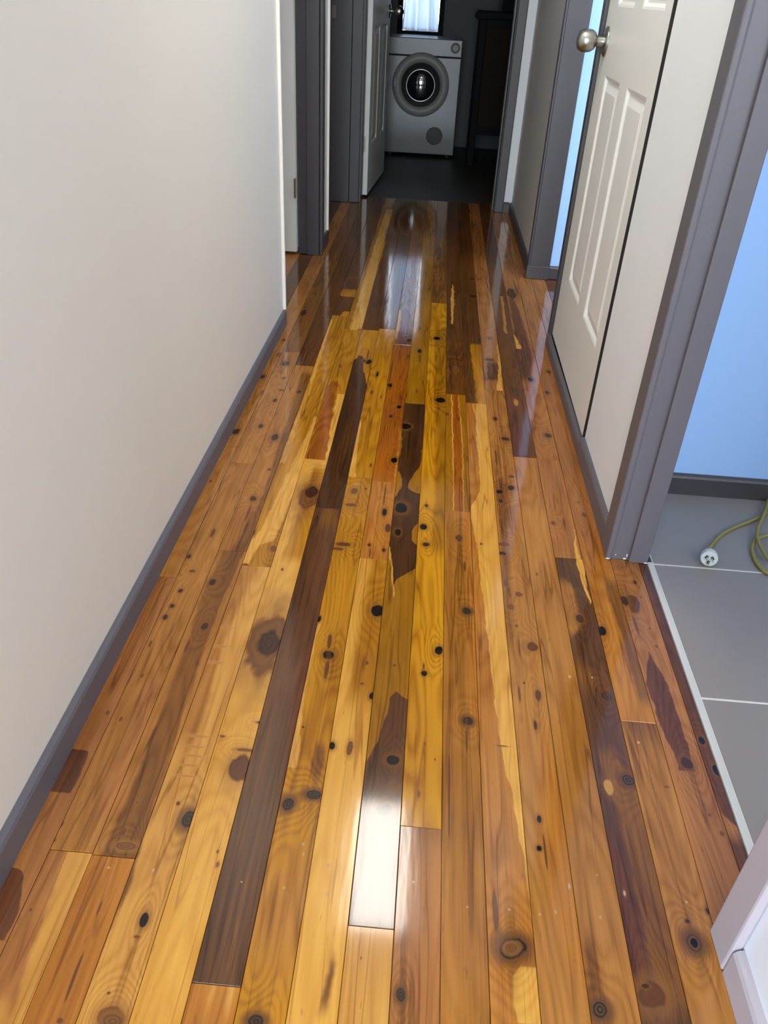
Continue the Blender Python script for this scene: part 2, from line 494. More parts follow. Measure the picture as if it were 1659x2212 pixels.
def wood_material(name, xc, yc, half, pal, bands, knots, seed, gloss):
    m, nt, b = mat_new(name)
    k = G(nt)
    tc = nt.nodes.new('ShaderNodeTexCoord')
    P = k.vec('MULTIPLY', tc.outputs['Object'], (1.0, 1.0, 0.0))
    seedv = (seed*1.37, seed*2.9, seed)
    nz = k.vec('SUBTRACT', k.noise(k.vec('ADD', k.vec('MULTIPLY', P, (30.0, 15.0, 1.0)), seedv), 1.0, 2.6, 0.55, color=True), (0.5, 0.5, 0.5))
    sx = k.sep(P)
    wob = k.sep(k.vec('SUBTRACT', k.noise(k.vec('ADD', k.vec('MULTIPLY', P, (30.0, 24.0, 1.0)), seedv), 1.0, 2.0, color=True), (0.5, 0.5, 0.5)))
    X = k.math('MULTIPLY_ADD', wob[0], 0.013, sx[0])
    kk = []
    for px, py, rx, ry, kind in knots:
        c = fl(px, py)
        wx = abs(fl(px+rx, py).x-fl(px-rx, py).x)/2
        wy = abs(fl(px, py-ry).y-fl(px, py+ry).y)/2
        kk.append((c.x-xc, c.y-yc, max(wx*0.88, 0.0012), max(wy*0.88, 0.0012), kind))
    sw = 0.0
    for cx, cy, wx, wy, kind in kk:
        if wx > 0.006 and kind not in 'ncpf':
            n = k.call(SWIRL, P=P, C=(cx, cy, 0), S=(wx*2.2+0.004, wy*3.4+0.008, 1.0), Amount=1.0, Prev=sw)
            sw = n.outputs[0]
    lt, dk, fig, stp = PAL[pal]
    gr = k.call(GRAIN, P=P, Seed=seed, Swirl=sw, Figure=fig, Stripe=stp)
    fac = gr.outputs[0]
    col = k.mix(fac, lin(dk), lin(lt))
    for bd in bands:
        bp, rows = bd[0], bd[1]
        soft = bd[2] if len(bd) > 2 else 0.0016
        lp, rp = [], []
        for y, xl, xr in rows:
            if xl is None:
                lp.append((y_at(xc, y)-yc, -0.06))
            else:
                q = fl(xl, y); lp.append((q.y-yc, q.x-xc))
            if xr is None:
                rp.append((y_at(xc, y)-yc, 0.06))
            else:
                q = fl(xr, y); rp.append((q.y-yc, q.x-xc))
        ys = [p[0] for p in lp+rp]
        y0, y1 = min(ys), max(ys)
        yn = k.math('DIVIDE', k.math('SUBTRACT', sx[1], y0), max(1e-3, y1-y0))
        f = lambda pts: [((p[0]-y0)/max(1e-3, y1-y0), min(1, max(0, (p[1]+XR_MAP)/(2*XR_MAP)))) for p in pts]
        l2, d2 = PAL[bp][0], PAL[bp][1]
        n = k.call(BAND, Color=col, X=X, Y=sx[1], L=curve_node(k, f(lp), yn), R=curve_node(k, f(rp), yn), Y0=(y0-.5 if y0 < -half+.02 else y0), Y1=(y1+.5 if y1 > half-.02 else y1), Fac=fac, Fade=max(.003, soft*9 if soft > .003 else .003),
                   Dark=lin(d2), Light=lin(l2), Soft=soft)
        col = n.outputs[0]
    dk2 = nt.nodes.new('ShaderNodeMix'); dk2.data_type = 'RGBA'; dk2.blend_type = 'MULTIPLY'
    k.put(dk2.inputs[0], k.math('MULTIPLY', gr.outputs[1], 0.85)); k.put(dk2.inputs[6], col); k.put(dk2.inputs[7], (0.36, 0.26, 0.18, 1))
    col = dk2.outputs[2]
    for cx, cy, wx, wy, kind in kk:
        co, ri, ha, am, ta, rg = KN[kind]
        n = k.call(KNOT, Color=col, P=P, N=nz, C=(cx, cy, 0), S=(wx, wy, 1.0), Core=lin(co), Ring_Color=lin(ri), Halo=lin(ha), Halo_Amount=am, Tail=ta, Rings=rg)
        col = n.outputs[0]
    nt.links.new(col, b.inputs['Base Color'])
    b.inputs['Roughness'].default_value = gloss
    b.inputs['Specular IOR Level'].default_value = 0.5
    b.inputs['IOR'].default_value = 1.5
    wv = k.noise(k.vec('ADD', k.vec('MULTIPLY', P, (34.0, 5.0, 1.0)), seedv), 1.0, 2.0)
    wf = k.noise(k.vec('ADD', k.vec('MULTIPLY', P, (260.0, 22.0, 1.0)), seedv), 1.0, 2.0)
    hh = k.math('MULTIPLY_ADD', wf, 0.05, wv)
    bp = nt.nodes.new('ShaderNodeBump')
    bp.inputs['Strength'].default_value = 0.35
    bp.inputs['Distance'].default_value = 0.0006
    nt.links.new(hh, bp.inputs['Height'])
    nt.links.new(bp.outputs['Normal'], b.inputs['Normal'])
    return m

# ------------------------------------------------------------------ layout of the place (metres)
def xl(Y): return -0.571+0.006*Y      # face of the left skirting
def xr(Y): return 0.503-0.004*Y       # face of the right skirting
SK_T, SK_H = 0.014, 0.062
CEIL = 2.45
Y_BACK = 0.10                          # the hall's left wall starts here, the living area lies behind
Y_BR = -0.45                           # start of the right wall
L1A, L1B = 3.06, 4.07                  # first doorway on the left
L2A, L2B = 4.33, 5.30                  # second doorway on the left
R1A, R1B = 0.672, 1.61                 # tiled room doorway on the right
CD0, CD1 = 2.165, 3.03                 # cupboard door
R2A, R2B = 3.10, 3.92                  # bedroom doorway on the right
YE = 5.30                              # end wall with the laundry doorway
EXL, EXR = -0.468, 0.387               # laundry opening

# ------------------------------------------------------------------ floor base and boards
fb = MB().box(-2.6, 2.6, -4.2, 5.52, -0.06, -0.021)
floor = struct(fb.build('floor', M['base']), 'polished knotty timber board floor running down the hallway', 'floor')

BOARDS = {}
def B(lane, y0, y1, pal, bands=(), knots=()):
    BOARDS.setdefault(lane, []).append((y0, y1, pal, list(bands), list(knots)))
NEAR, FAR = 'near', 'far'

B(-10, NEAR, FAR, 'brown')
# lane -9, against the left skirting
B(-9, NEAR, 1245, 'pink', [('maroon', [(2030, None, 10), (1990, None, 30), (1930, None, 46), (1880, None, 44), (1868, None, 20)]),
                           ('maroon', [(1712, None, 150), (1690, None, 165), (1650, None, 183), (1622, None, 188), (1616, None, 150)])],
  [(232, 1540, 5, 6, 'c'), (150, 1760, 4, 3, 's'), (375, 1228, 8, 6, 'k')])
B(-9, 1245, FAR, 'tan', [('cream', [(1180, 420, None), (1060, 468, None), (960, 517, None), (880, 560, None)], 0.004)],
  [(509, 933, 9, 8, 'k'), (567, 814, 7, 5, 'k'), (603, 766, 8, 6, 's'), (455, 1040, 4, 4, 's'), (612, 735, 5, 4, 's')])
# lane -8
B(-8, NEAR, 1838, 'cream', [('pink', [(2212, None, 20), (2100, None, 55), (1990, None, 90), (1900, None, 120), (1860, None, 132)], 0.005)],
  [(137, 1868, 3, 3, 'n'), (164, 1867, 3, 3, 'n'), (66, 1965, 4, 5, 's')])
B(-8, 1838, 1000, 'tan', [('pink', [(1800, 180, None), (1600, 262, None), (1450, 320, None)], 0.006)],
  [(115, 1815, 5, 5, 'k'), (130, 1780, 9, 10, 's'), (408, 1202, 5, 5, 'k'), (390, 1276, 5, 5, 'k'), (371, 1309, 6, 5, 'k'), (356, 1333, 6, 7, 'k'),
   (307, 1459, 4, 6, 's'), (261, 1553, 4, 7, 's'), (325, 1390, 3, 10, 'c'), (460, 1150, 5, 12, 'c'), (415, 1233, 8, 4, 's')])
B(-8, 1000, 760, 'tan', [], [(563, 920, 6, 5, 'k'), (594, 865, 5, 4, 'k'), (617, 785, 8, 6, 'k'), (614, 816, 5, 4, 's'), (608, 843, 9, 3, 's'), (512, 1060, 8, 5, 'k')])
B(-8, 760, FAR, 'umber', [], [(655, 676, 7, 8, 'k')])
# lane -7
B(-7, NEAR, 1850, 'orange', [], [(235, 1874, 4, 3, 'n'), (215, 1960, 3, 22, 'c'), (160, 2110, 4, 60, 'c'), (130, 2205, 8, 8, 's')])
B(-7, 1850, 1190, 'tan', [('umber', [(1850, 215, 300), (1700, 285, 345), (1500, 360, 408), (1400, 400, 440), (1300, 430, 480), (1190, 480, 530)], 0.006)],
  [(458, 1258, 10, 9, 'k'), (442, 1352, 9, 10, 'k'), (404, 1397, 4, 18, 'c'), (268, 1797, 5, 12, 'c'), (272, 1828, 26, 10, 'd'), (297, 1733, 4, 3, 's')])
B(-7, 1190, 790, 'tan', [('umber', [(1190, 505, None), (1050, 575, None), (960, 600, None), (880, 630, None), (800, 655, None)], 0.006)],
  [(546, 1077, 8, 7, 'k'), (508, 1075, 10, 5, 's'), (593, 944, 9, 8, 'k'), (646, 846, 6, 4, 'k'), (582, 1014, 5, 4, 's'), (535, 1110, 3, 20, 'c')])
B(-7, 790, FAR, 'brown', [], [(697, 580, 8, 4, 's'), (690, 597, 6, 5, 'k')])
# lane -6
B(-6, NEAR, 1222, 'cream', [('tan', [(1222, None, 560), (1400, None, 480), (1560, None, 440), (1640, None, 410)], 0.008),
                            ('umber', [(2212, None, 160), (2050, None, 222), (1900, None, 285), (1800, None, 315)], 0.004)],
  [(405, 1770, 18, 24, 'g'), (385, 1735, 5, 6, 'c'), (312, 1986, 11, 20, 'b'), (296, 2023, 8, 4, 's'), (243, 2198, 36, 30, 'h'), (246, 2204, 26, 20, 'd'), (312, 1833, 3, 4, 'n'), (331, 1880, 3, 5, 'n'),
   (430, 1590, 26, 3, 'f'), (420, 1612, 24, 3, 'f'), (415, 1632, 30, 3, 'f'), (408, 1653, 26, 3, 'f'), (400, 1676, 26, 3, 'f'), (235, 2145, 5, 4, 's'), (460, 1430, 24, 3, 'f'), (470, 1395, 24, 3, 'f'), (480, 1355, 22, 3, 'f')])
B(-6, 1222, 682, 'amber', [('sap', [(1222, None, 534), (1180, None, 560), (1160, 552, 595), (1100, 585, 618), (1020, 622, 660), (960, 652, 680), (900, 680, 694)], 0.002),
                           ('sap', [(1000, 605, 616), (850, 660, 668), (760, 690, 697), (690, 714, 720)], 0.003)],
  [(590, 1185, 9, 8, 's'), (530, 1219, 8, 3, 'c'), (622, 972, 14, 18, 'p'), (549, 1150, 4, 8, 's')])
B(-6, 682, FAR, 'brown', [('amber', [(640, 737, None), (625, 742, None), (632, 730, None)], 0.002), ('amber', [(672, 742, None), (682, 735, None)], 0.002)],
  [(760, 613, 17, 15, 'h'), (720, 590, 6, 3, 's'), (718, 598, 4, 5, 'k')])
# lane -5, the palest board
B(-5, NEAR, 992, 'sap', [('amber', [(1222, 600, None), (1120, 640, None), (1000, 680, None)], 0.006)],
  [(578, 1388, 54, 80, 'd'), (582, 1390, 30, 34, 'k'), (520, 1660, 30, 36, 'h'), (668, 1072, 30, 34, 'd'), (674, 1062, 20, 14, 'k'), (470, 1868, 4, 7, 'd'), (470, 1840, 3, 5, 's'), (425, 1897, 3, 4, 'n'),
   (610, 1230, 3, 4, 's'), (480, 1590, 8, 3, 's'), (560, 1560, 9, 3, 'd'), (530, 1620, 22, 4, 'd')])
B(-5, 992, 712, 'amber', [('rust', [(991, 660, 708), (960, 670, 715), (900, 688, 718), (861, 700, 722), (839, 706, 728), (823, 716, 731)], 0.0015),
                          ('sap', [(991, 702, None), (900, 718, None), (850, 730, None)], 0.002)],
  [(735, 790, 3, 5, 's')])
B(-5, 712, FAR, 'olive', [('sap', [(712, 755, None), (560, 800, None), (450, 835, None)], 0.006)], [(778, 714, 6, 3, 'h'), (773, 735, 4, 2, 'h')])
# lane -4, the dark board
B(-4, NEAR, 2127, 'orange', [('cream', [(2212, 430, 440), (2140, 455, 462)], 0.004), ('cream', [(2212, 480, 492), (2140, 490, 505)], 0.004)], [])
B(-4, 2127, 1098, 'walnut', [('maroon', [(1640, 612, None), (1480, 640, None), (1300, 692, None), (1220, 705, None)], 0.003), ('umber', [(1160, 685, 715), (1130, 690, 726), (1104, 700, 724)], 0.012)],
  [(700, 1290, 4, 30, 'c'), (500, 2060, 3, 40, 'c'), (520, 1960, 3, 50, 'c'), (522, 1905, 2, 2, 'n')])
B(-4, 1098, 713, 'amber', [('dark', [(1098, None, None), (930, None, None), (860, None, 790), (824, None, 791), (793, None, 784), (778, 762, 786), (768, 774, 783)], 0.0012)],
  [(795, 782, 8, 6, 'b'), (795, 765, 2, 14, 'c'), (786, 779, 5, 4, 'h')])
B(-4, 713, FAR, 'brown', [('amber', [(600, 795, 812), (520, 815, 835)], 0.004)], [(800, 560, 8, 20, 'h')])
# lane -3
B(-3, NEAR, 1030, 'amber', [('cream', [(1660, None, 640), (1600, None, 648), (1518, None, 656), (1400, None, 678), (1345, None, 692), (1337, None, 684)], 0.0012),
                            ('umber', [(1700, 672, 695), (1660, 672, 700), (1610, 682, 702), (1590, 690, 704)], 0.004),
                            ('tan', [(2212, None, None), (1900, None, None), (1780, None, None)], 0.02)],
  [(708, 1415, 16, 11, 'b'), (712, 1385, 6, 20, 'c'), (706, 1445, 6, 24, 'c'), (690, 1337, 4, 8, 'b'), (675, 1715, 20, 13, 'g'), (622, 1737, 17, 18, 'g'), (655, 1570, 2, 2, 'b'),
   (742, 1175, 20, 5, 'h'), (730, 1185, 14, 4, 'c'), (765, 1060, 9, 8, 'd'), (770, 1045, 10, 4, 'p'), (758, 1090, 14, 4, 's'), (790, 1055, 4, 3, 's'), (552, 2205, 24, 18, 'g'), (655, 1823, 3, 4, 'n'), (613, 1918, 3, 4, 'n'), (655, 1845, 2, 5, 'n')])
B(-3, 1030, 711, 'amber', [('sap', [(1030, None, 768), (960, None, 773), (920, None, 780), (880, None, 776)], 0.0015)],
  [(801, 1005, 3, 6, 's'), (815, 808, 3, 6, 'k'), (803, 848, 4, 5, 's'), (823, 857, 2, 5, 's'), (815, 738, 5, 16, 'p')])
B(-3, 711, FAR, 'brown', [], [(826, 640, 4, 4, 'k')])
# lane -2
B(-2, NEAR, 1208, 'sap', [('amber', [(1560, 745, None), (1440, 760, None), (1300, 785, None), (1208, 800, None)], 0.012), ('umber', [(2212, 676, 702), (2140, 700, 715), (2080, 712, 722), (2040, 718, 722)], 0.004)],
  [(816, 1320, 17, 15, 'b'), (803, 1503, 7, 9, 'b'), (718, 1611, 8, 10, 'b'), (756, 1618, 8, 18, 'd'), (793, 1432, 4, 5, 's'), (709, 1870, 3, 4, 'n'), (708, 1931, 3, 4, 'n'), (743, 1930, 3, 4, 'n'),
   (722, 1905, 2, 60, 'p'), (782, 1477, 5, 3, 's')])
B(-2, 1208, 1040, 'orange', [], [(830, 1106, 6, 9, 'b'), (831, 1070, 2, 28, 'c'), (838, 1140, 8, 11, 'h'), (798, 1177, 4, 4, 'k'), (829, 1188, 4, 5, 'k'), (799, 1195, 2, 12, 'c')])
B(-2, 1040, 745, 'rust', [('orange', [(1040, 850, None), (1000, 855, None), (960, 862, None), (920, 858, None)], 0.004)],
  [(852, 994, 8, 7, 'b'), (863, 879, 6, 4, 'b'), (844, 899, 4, 4, 'k'), (842, 832, 6, 5, 'b'), (845, 800, 2, 30, 'c'), (867, 745, 3, 8, 'c')])
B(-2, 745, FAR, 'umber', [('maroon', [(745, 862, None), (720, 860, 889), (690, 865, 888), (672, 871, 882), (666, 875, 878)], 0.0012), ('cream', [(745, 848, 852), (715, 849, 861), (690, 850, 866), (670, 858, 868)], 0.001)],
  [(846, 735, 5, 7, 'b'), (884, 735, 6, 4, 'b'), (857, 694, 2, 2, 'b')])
# lane -1
B(-1, NEAR, 2003, 'cream', [], [(780, 2070, 2, 4, 's')])
B(-1, 2003, 872, 'olive', [('walnut', [(2003, None, None), (1700, None, None), (1640, 795, None), (1567, 829, None), (1530, 838, None), (1509, 842, 877), (1493, 854, 858)], 0.0014),
                           ('dark', [(872, None, None), (920, 868, None), (974, 866, 911), (989, 862, 910), (1005, 858, 907), (1027, 866, 893), (1047, 869, 882), (1063, 860, 895), (1074, 854, None), (1101, 850, None),
                                     (1132, 843, 901), (1151, 841, 888), (1175, 841, 898), (1202, 846, None), (1228, 846, 897), (1242, 848, 873), (1264, 852, 854)], 0.0010),
                           ('cream', [(1290, 850, 852), (1230, 845, 848), (1180, 840, 842)], 0.0008)],
  [(866, 1098, 14, 12, 'b'), (877, 921, 11, 7, 'b'), (859, 1150, 8, 9, 'b'), (850, 1643, 18, 13, 'b'), (833, 1748, 22, 14, 'b'), (852, 1437, 4, 4, 's'), (850, 1700, 12, 10, 'c')])
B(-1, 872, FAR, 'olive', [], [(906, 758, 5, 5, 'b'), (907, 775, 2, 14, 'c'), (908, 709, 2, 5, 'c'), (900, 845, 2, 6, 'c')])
# lane 0
B(0, NEAR, 1787, 'pink', [('umber', [(1900, None, None), (1787, None, None)], 0.02)], [(865, 2150, 11, 19, 'g'), (893, 1905, 3, 3, 'n'), (870, 2100, 2, 20, 'c')])
B(0, 1787, 655, 'gold', [('olive', [(1210, 930, None), (1110, 935, None), (1090, 938, None), (700, 940, None)], 0.008)],
  [(948, 1405, 10, 10, 'b'), (916, 1455, 7, 7, 'b'), (914, 1138, 9, 7, 'b'), (920, 1176, 8, 5, 'k'), (921, 1092, 4, 3, 'k'), (951, 864, 12, 6, 'b'), (943, 731, 8, 4, 'b'), (948, 882, 3, 5, 'c'),
   (940, 1640, 2, 3, 's'), (918, 1606, 2, 5, 's'), (904, 1715, 4, 9, 'd'), (916, 1440, 2, 9, 'c')])
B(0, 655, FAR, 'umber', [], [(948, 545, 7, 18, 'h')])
# lane 1
B(1, NEAR, 1103, 'honey', [('pink', [(2212, None, None), (1900, None, None)], 0.02), ('umber', [(1880, None, None), (1720, 958, 1020)], 0.014), ('orange', [(1600, 1012, None), (1350, 1010, None), (1200, 1004, None), (1103, 1000, None)], 0.006)],
  [(1008, 1320, 11, 8, 'g'), (1010, 1557, 13, 10, 'g'), (992, 1162, 9, 9, 'h'), (1004, 1222, 3, 14, 'c'), (1008, 1600, 3, 40, 'c'), (1010, 1959, 3, 2, 'n'), (970, 1700, 3, 120, 'c')])
B(1, 1103, 852, 'olive', [('cream', [(1100, 979, 982), (960, 977, 980), (856, 974, 976)], 0.0006), ('rust', [(1103, 982, 1000), (960, 980, 997), (852, 977, 989)], 0.002), ('cream', [(1100, 1001, 1003), (960, 998, 1000), (856, 990, 991)], 0.0006)],
  [(966, 895, 5, 4, 's')])
B(1, 852, FAR, 'brown', [('cream', [(700, 975, 979), (640, 974, 981), (615, 977, 979)], 0.001)], [(985, 798, 4, 5, 's'), (968, 804, 4, 5, 's')])
# lane 2
B(2, NEAR, 871, 'orange', [('sap', [(871, 1020, None), (911, 1028, None), (960, 1030, None), (1039, 1037, None), (1075, 1031, None), (1105, 1017, None), (1181, 1031, None), (1231, 1036, None), (1347, 1050, None),
                                    (1430, 1060, None), (1500, 1067, None), (1600, 1079, None), (1719, 1107, None), (1821, 1124, None), (1888, 1136, None), (2020, 1152, None)], 0.0012),
                           ('sap', [(2212, 1115, None), (2150, 1106, None), (2110, 1104, None), (2085, 1130, None)], 0.002),
                           ('umber', [(1900, 1060, 1080), (1840, 1056, 1100), (1780, 1050, 1070)], 0.010)],
  [(1107, 2046, 36, 31, 'o'), (1105, 2046, 14, 12, 'd'), (1040, 1175, 3, 3, 's'), (1100, 1965, 3, 3, 'n'), (1085, 1611, 16, 1.5, 'c'), (1070, 1965, 8, 60, 'c')])
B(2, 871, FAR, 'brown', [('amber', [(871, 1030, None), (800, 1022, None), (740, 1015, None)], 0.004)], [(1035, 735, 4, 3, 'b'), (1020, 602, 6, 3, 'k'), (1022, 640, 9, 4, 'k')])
# lane 3
B(3, NEAR, 842, 'tan', [('umber', [(1420, 1100, 1110), (1200, 1082, 1100), (1020, 1074, 1092)], 0.008), ('orange', [(2212, 1255, None), (1900, 1180, None), (1500, 1165, None)], 0.014)],
  [(1080, 1062, 7, 5, 'b'), (1104, 1054, 9, 6, 'k'), (1082, 1082, 5, 5, 'k'), (1104, 1029, 8, 4, 's'), (1150, 1396, 15, 12, 'h'), (1162, 1503, 8, 14, 'h'), (1157, 1566, 4, 12, 'k'), (1165, 1770, 6, 10, 'b'),
   (1164, 1832, 7, 7, 'b'), (1088, 1175, 14, 6, 's'), (1086, 1195, 10, 4, 'k'), (1121, 1283, 10, 6, 's'), (1092, 1260, 6, 10, 's'), (1102, 1310, 10, 8, 's'), (1116, 1352, 4, 4, 's'), (1122, 1400, 2, 26, 'c'),
   (1132, 1475, 2, 2, 'b'), (1122, 1500, 3, 24, 'c'), (1070, 905, 5, 5, 'k'), (1093, 948, 10, 4, 'k'), (1072, 990, 3, 20, 'c'), (1166, 1975, 3, 4, 'n'), (1200, 1970, 3, 5, 'n'), (1178, 1840, 3, 50, 'c'), (1230, 1915, 3, 8, 'n')])
B(3, 842, FAR, 'pink', [('brown', [(825, 1052, 1075), (800, 1052, 1078), (780, 1052, 1074)], 0.004), ('sap', [(840, 1072, 1086), (815, 1076, 1084), (780, 1075, 1080), (745, 1074, 1076)], 0.001)],
  [(1056, 777, 9, 3, 'k'), (1058, 731, 7, 4, 's')])
# lane 4
B(4, NEAR, 987, 'tan', [('honey', [(2000, 1225, None), (1800, 1225, 1300), (1600, 1215, 1270), (1440, 1210, 1240)], 0.016), ('umber', [(2212, 1275, 1300), (2060, 1265, 1285), (1980, 1258, 1268)], 0.006)],
  [(1299, 2182, 22, 24, 'o'), (1230, 1461, 4, 4, 'n'), (1297, 1982, 3, 4, 'n'), (1290, 1890, 2, 2, 'n'), (1180, 1090, 2, 22, 'c'), (1160, 1240, 3, 4, 's')])
B(4, 987, FAR, 'brown', [('maroon', [(985, 1107, 1140), (940, 1103, 1128), (880, 1096, 1112), (840, 1092, 1100)], 0.004), ('tan', [(720, 1090, 1096), (640, 1080, 1087)], 0.002)],
  [(1120, 700, 5, 4, 's'), (1115, 870, 6, 8, 'p')])
# lane 5
B(5, NEAR, 1205, 'walnut', [('sap', [(1207, 1243, None), (1240, 1252, 1264), (1300, 1273, 1276), (1305, 1275, 1276)], 0.0008),
                            ('tan', [(1390, 1226, 1238), (1350, 1222, 1250), (1300, 1214, 1245), (1260, 1208, 1232), (1240, 1206, 1212)], 0.006),
                            ('umber', [(1520, 1256, 1300), (1480, 1250, 1292), (1400, 1236, 1255)], 0.010),
                            ('umber', [(2212, 1440, None), (2000, 1390, None), (1800, 1345, None), (1720, 1325, None), (1640, 1295, 1335), (1600, 1285, 1320)], 0.006),
                            ('maroon', [(2212, None, 1400), (2000, None, 1385), (1850, None, 1340), (1780, None, 1318)], 0.006)],
  [(1253, 1336, 9, 10, 'k'), (1311, 1503, 13, 11, 'o'), (1308, 1470, 5, 20, 'c'), (1358, 1686, 17, 15, 'o'), (1315, 1700, 11, 22, 'p'), (1279, 1463, 2, 2, 'n'), (1410, 2150, 34, 34, 'h'), (1394, 2130, 10, 6, 'k'), (1349, 1928, 3, 7, 'n')])
B(5, 1205, 992, 'pink', [('sap', [(1205, 1243, 1254), (1180, 1241, 1247), (1142, 1240, 1242)], 0.0008)], [(1218, 1128, 2, 12, 'c'), (1195, 1130, 7, 5, 's')])
B(5, 992, FAR, 'pink', [('maroon', [(830, 1125, 1150), (760, 1112, 1148), (700, 1108, 1132), (640, 1098, 1108)], 0.008), ('sap', [(753, 1113, 1127), (740, 1112, 1121), (722, 1108, 1110)], 0.001)],
  [(1183, 940, 8, 5, 'k'), (1147, 820, 8, 5, 'b'), (1105, 634, 12, 12, 'k')])
# lane 6
B(6, NEAR, 1560, 'tan', [('umber', [(1660, None, 1395), (1600, 1360, None), (1562, 1345, None)], 0.014)],
  [(1500, 2036, 22, 24, 'o'), (1500, 2036, 10, 12, 'b'), (1485, 1990, 6, 5, 'k'), (1530, 1968, 5, 8, 'k'), (1379, 1603, 3, 3, 'n'), (1483, 1948, 3, 3, 'n'), (1440, 1700, 8, 3, 's')])
B(6, 1560, FAR, 'orange', [('umber', [(1540, 1385, None), (1400, 1350, 1372), (1300, 1318, 1352), (1240, 1300, 1330)], 0.006), ('pink', [(1200, None, None), (900, None, None), (600, None, None)], 0.02)],
  [(1300, 1363, 10, 12, 'b'), (1265, 1236, 2, 3, 's'), (1185, 803, 5, 4, 'k'), (1182, 848, 5, 4, 'k'), (1250, 1085, 3, 3, 's'), (1262, 1113, 6, 6, 's')])
# lane 7, in the tiled room's doorway and the bedroom's
LANE7 = [('maroon', [(1665, 1466, 1502), (1650, 1466, 1499), (1574, 1428, 1475), (1555, 1423, 1468), (1470, 1396, 1437), (1440, 1398, 1420), (1407, 1398, 1400)], 0.0012)]
B(7, NEAR, FAR, 'pink', LANE7,
  [(1485, 1650, 16, 15, 'k'), (1368, 1302, 15, 24, 'h'), (1350, 1298, 9, 12, 'k'), (1372, 1348, 3, 26, 'c'), (1372, 1258, 4, 4, 'k'), (1404, 1358, 3, 3, 's'), (1418, 1396, 4, 4, 's'), (1533, 1760, 4, 5, 's'), (1560, 1800, 6, 7, 's'), (1385, 1290, 3, 3, 's')])
B(8, NEAR, FAR, 'maroon', [('pink', [(1835, None, None), (1760, 1540, 1562), (1700, 1525, 1535)], 0.004)], [(1516, 1600, 8, 10, 'b'), (1548, 1664, 9, 14, 'b')])

def lane_spans(n):
    """stretches of floor that lane n covers"""
    if n <= -9 and n > -10: return [(-0.9, 5.50, None)]
    if n == -10: return [(L1A+0.02, L1B-0.01, None), (L2A+0.02, L2B-0.01, None)]
    if n == 7: return [(R1A+0.013, R1B+0.004, None), (R2A, R2B-0.01, None)]
    if n == 8: return [(R1A+0.013, R1B+0.004, 0.5965), (R2A, R2B-0.01, None)]
    return [(-0.9, 5.50, None)]

idx = 0
for n in sorted(BOARDS):
    xa, xb = edge(n), edge(n+1)
    for (sa, sb, cut) in lane_spans(n):
        for (p0, p1, pal, bands, knots) in BOARDS[n]:
            xc = (xa+xb)/2
            ya = sa if p0 == NEAR else max(sa, y_at(xc, p0))
            yb = sb if p1 == FAR else min(sb, y_at(xc, p1))
            if yb-ya < 0.02: continue
            idx += 1
            yc = (ya+yb)/2
            x1 = xb if cut is None else cut
            gp = 0.0004
            mb = MB()
            mb.box(xa+gp, x1-gp, ya+gp, yb-gp, -0.02, 0.0)
            mat = wood_material('cypress_board_%02d' % idx, xc, yc, (yb-ya)/2, pal, bands, knots, idx*1.713, 0.085)
            o = mb.build('floorboard', mat, floor, bevel=0.0007, seg=1, origin=(xc, yc, 0))
            o.rotation_euler = (random.uniform(-0.0006, 0.0006), random.uniform(-0.0035, 0.0035), 0)
            o.location.z = -0.0002

# living area floor behind the camera
lf = MB().prism([(-2.5, -4.2), (2.5, -4.2), (2.5, -0.46), (0.60, -0.46), (0.60, -0.905), (-0.63, -0.905), (-0.63, 0.1), (-2.5, 0.1)], -0.02, 0.0)
struct(lf.build('floor_living', M['living']), 'timber floor of the living area behind the camera', 'floor')
# laundry floor
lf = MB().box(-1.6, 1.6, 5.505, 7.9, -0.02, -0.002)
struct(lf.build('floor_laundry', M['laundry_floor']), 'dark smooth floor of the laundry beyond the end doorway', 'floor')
# bedroom floor
lf = MB().box(edge(9)+0.001, 2.45, 2.2, 3.93, -0.02, -0.001)
struct(lf.build('floor_bedroom', M['living']), 'timber floor of the bedroom on the right', 'floor')
lf = MB().box(-2.5, edge(-10)-0.001, L1A-1.0, 5.3, -0.02, -0.001)
struct(lf.build('floor_left_rooms', M['living']), 'timber floor of the dark rooms on the left', 'floor')

# tiled floor with separate tiles
tf = MB().box(0.612, 2.3, -0.35, 1.97, -0.02, -0.0008)
tfloor = struct(tf.build('floor_tiled', M['grout']), 'grey tiled floor of the room through the right doorway', 'floor')
ty = [-0.172, 0.271, 0.714, 1.157, 1.602, 1.96]
tx = [0.612, 1.052, 1.495, 1.938, 2.30]
tile_me = None
for a, b2 in zip(ty[:-1], ty[1:]):
    for c, d in zip(tx[:-1], tx[1:]):
        MB().box(c+0.0024, d-0.0024, a+0.0024, b2-0.0024, -0.012, 0.0).build('tile', M['tile'], tfloor, bevel=0.0008, seg=1, origin=((c+d)/2, (a+b2)/2, 0))
ts = MB().box(0.598, 0.611, R1A+0.004, R1B-0.004, -0.02, 0.003)
struct(ts.build('trim_threshold', M['strip'], bevel=0.002), 'pale metal strip between the timber boards and the grey tiles', 'threshold')

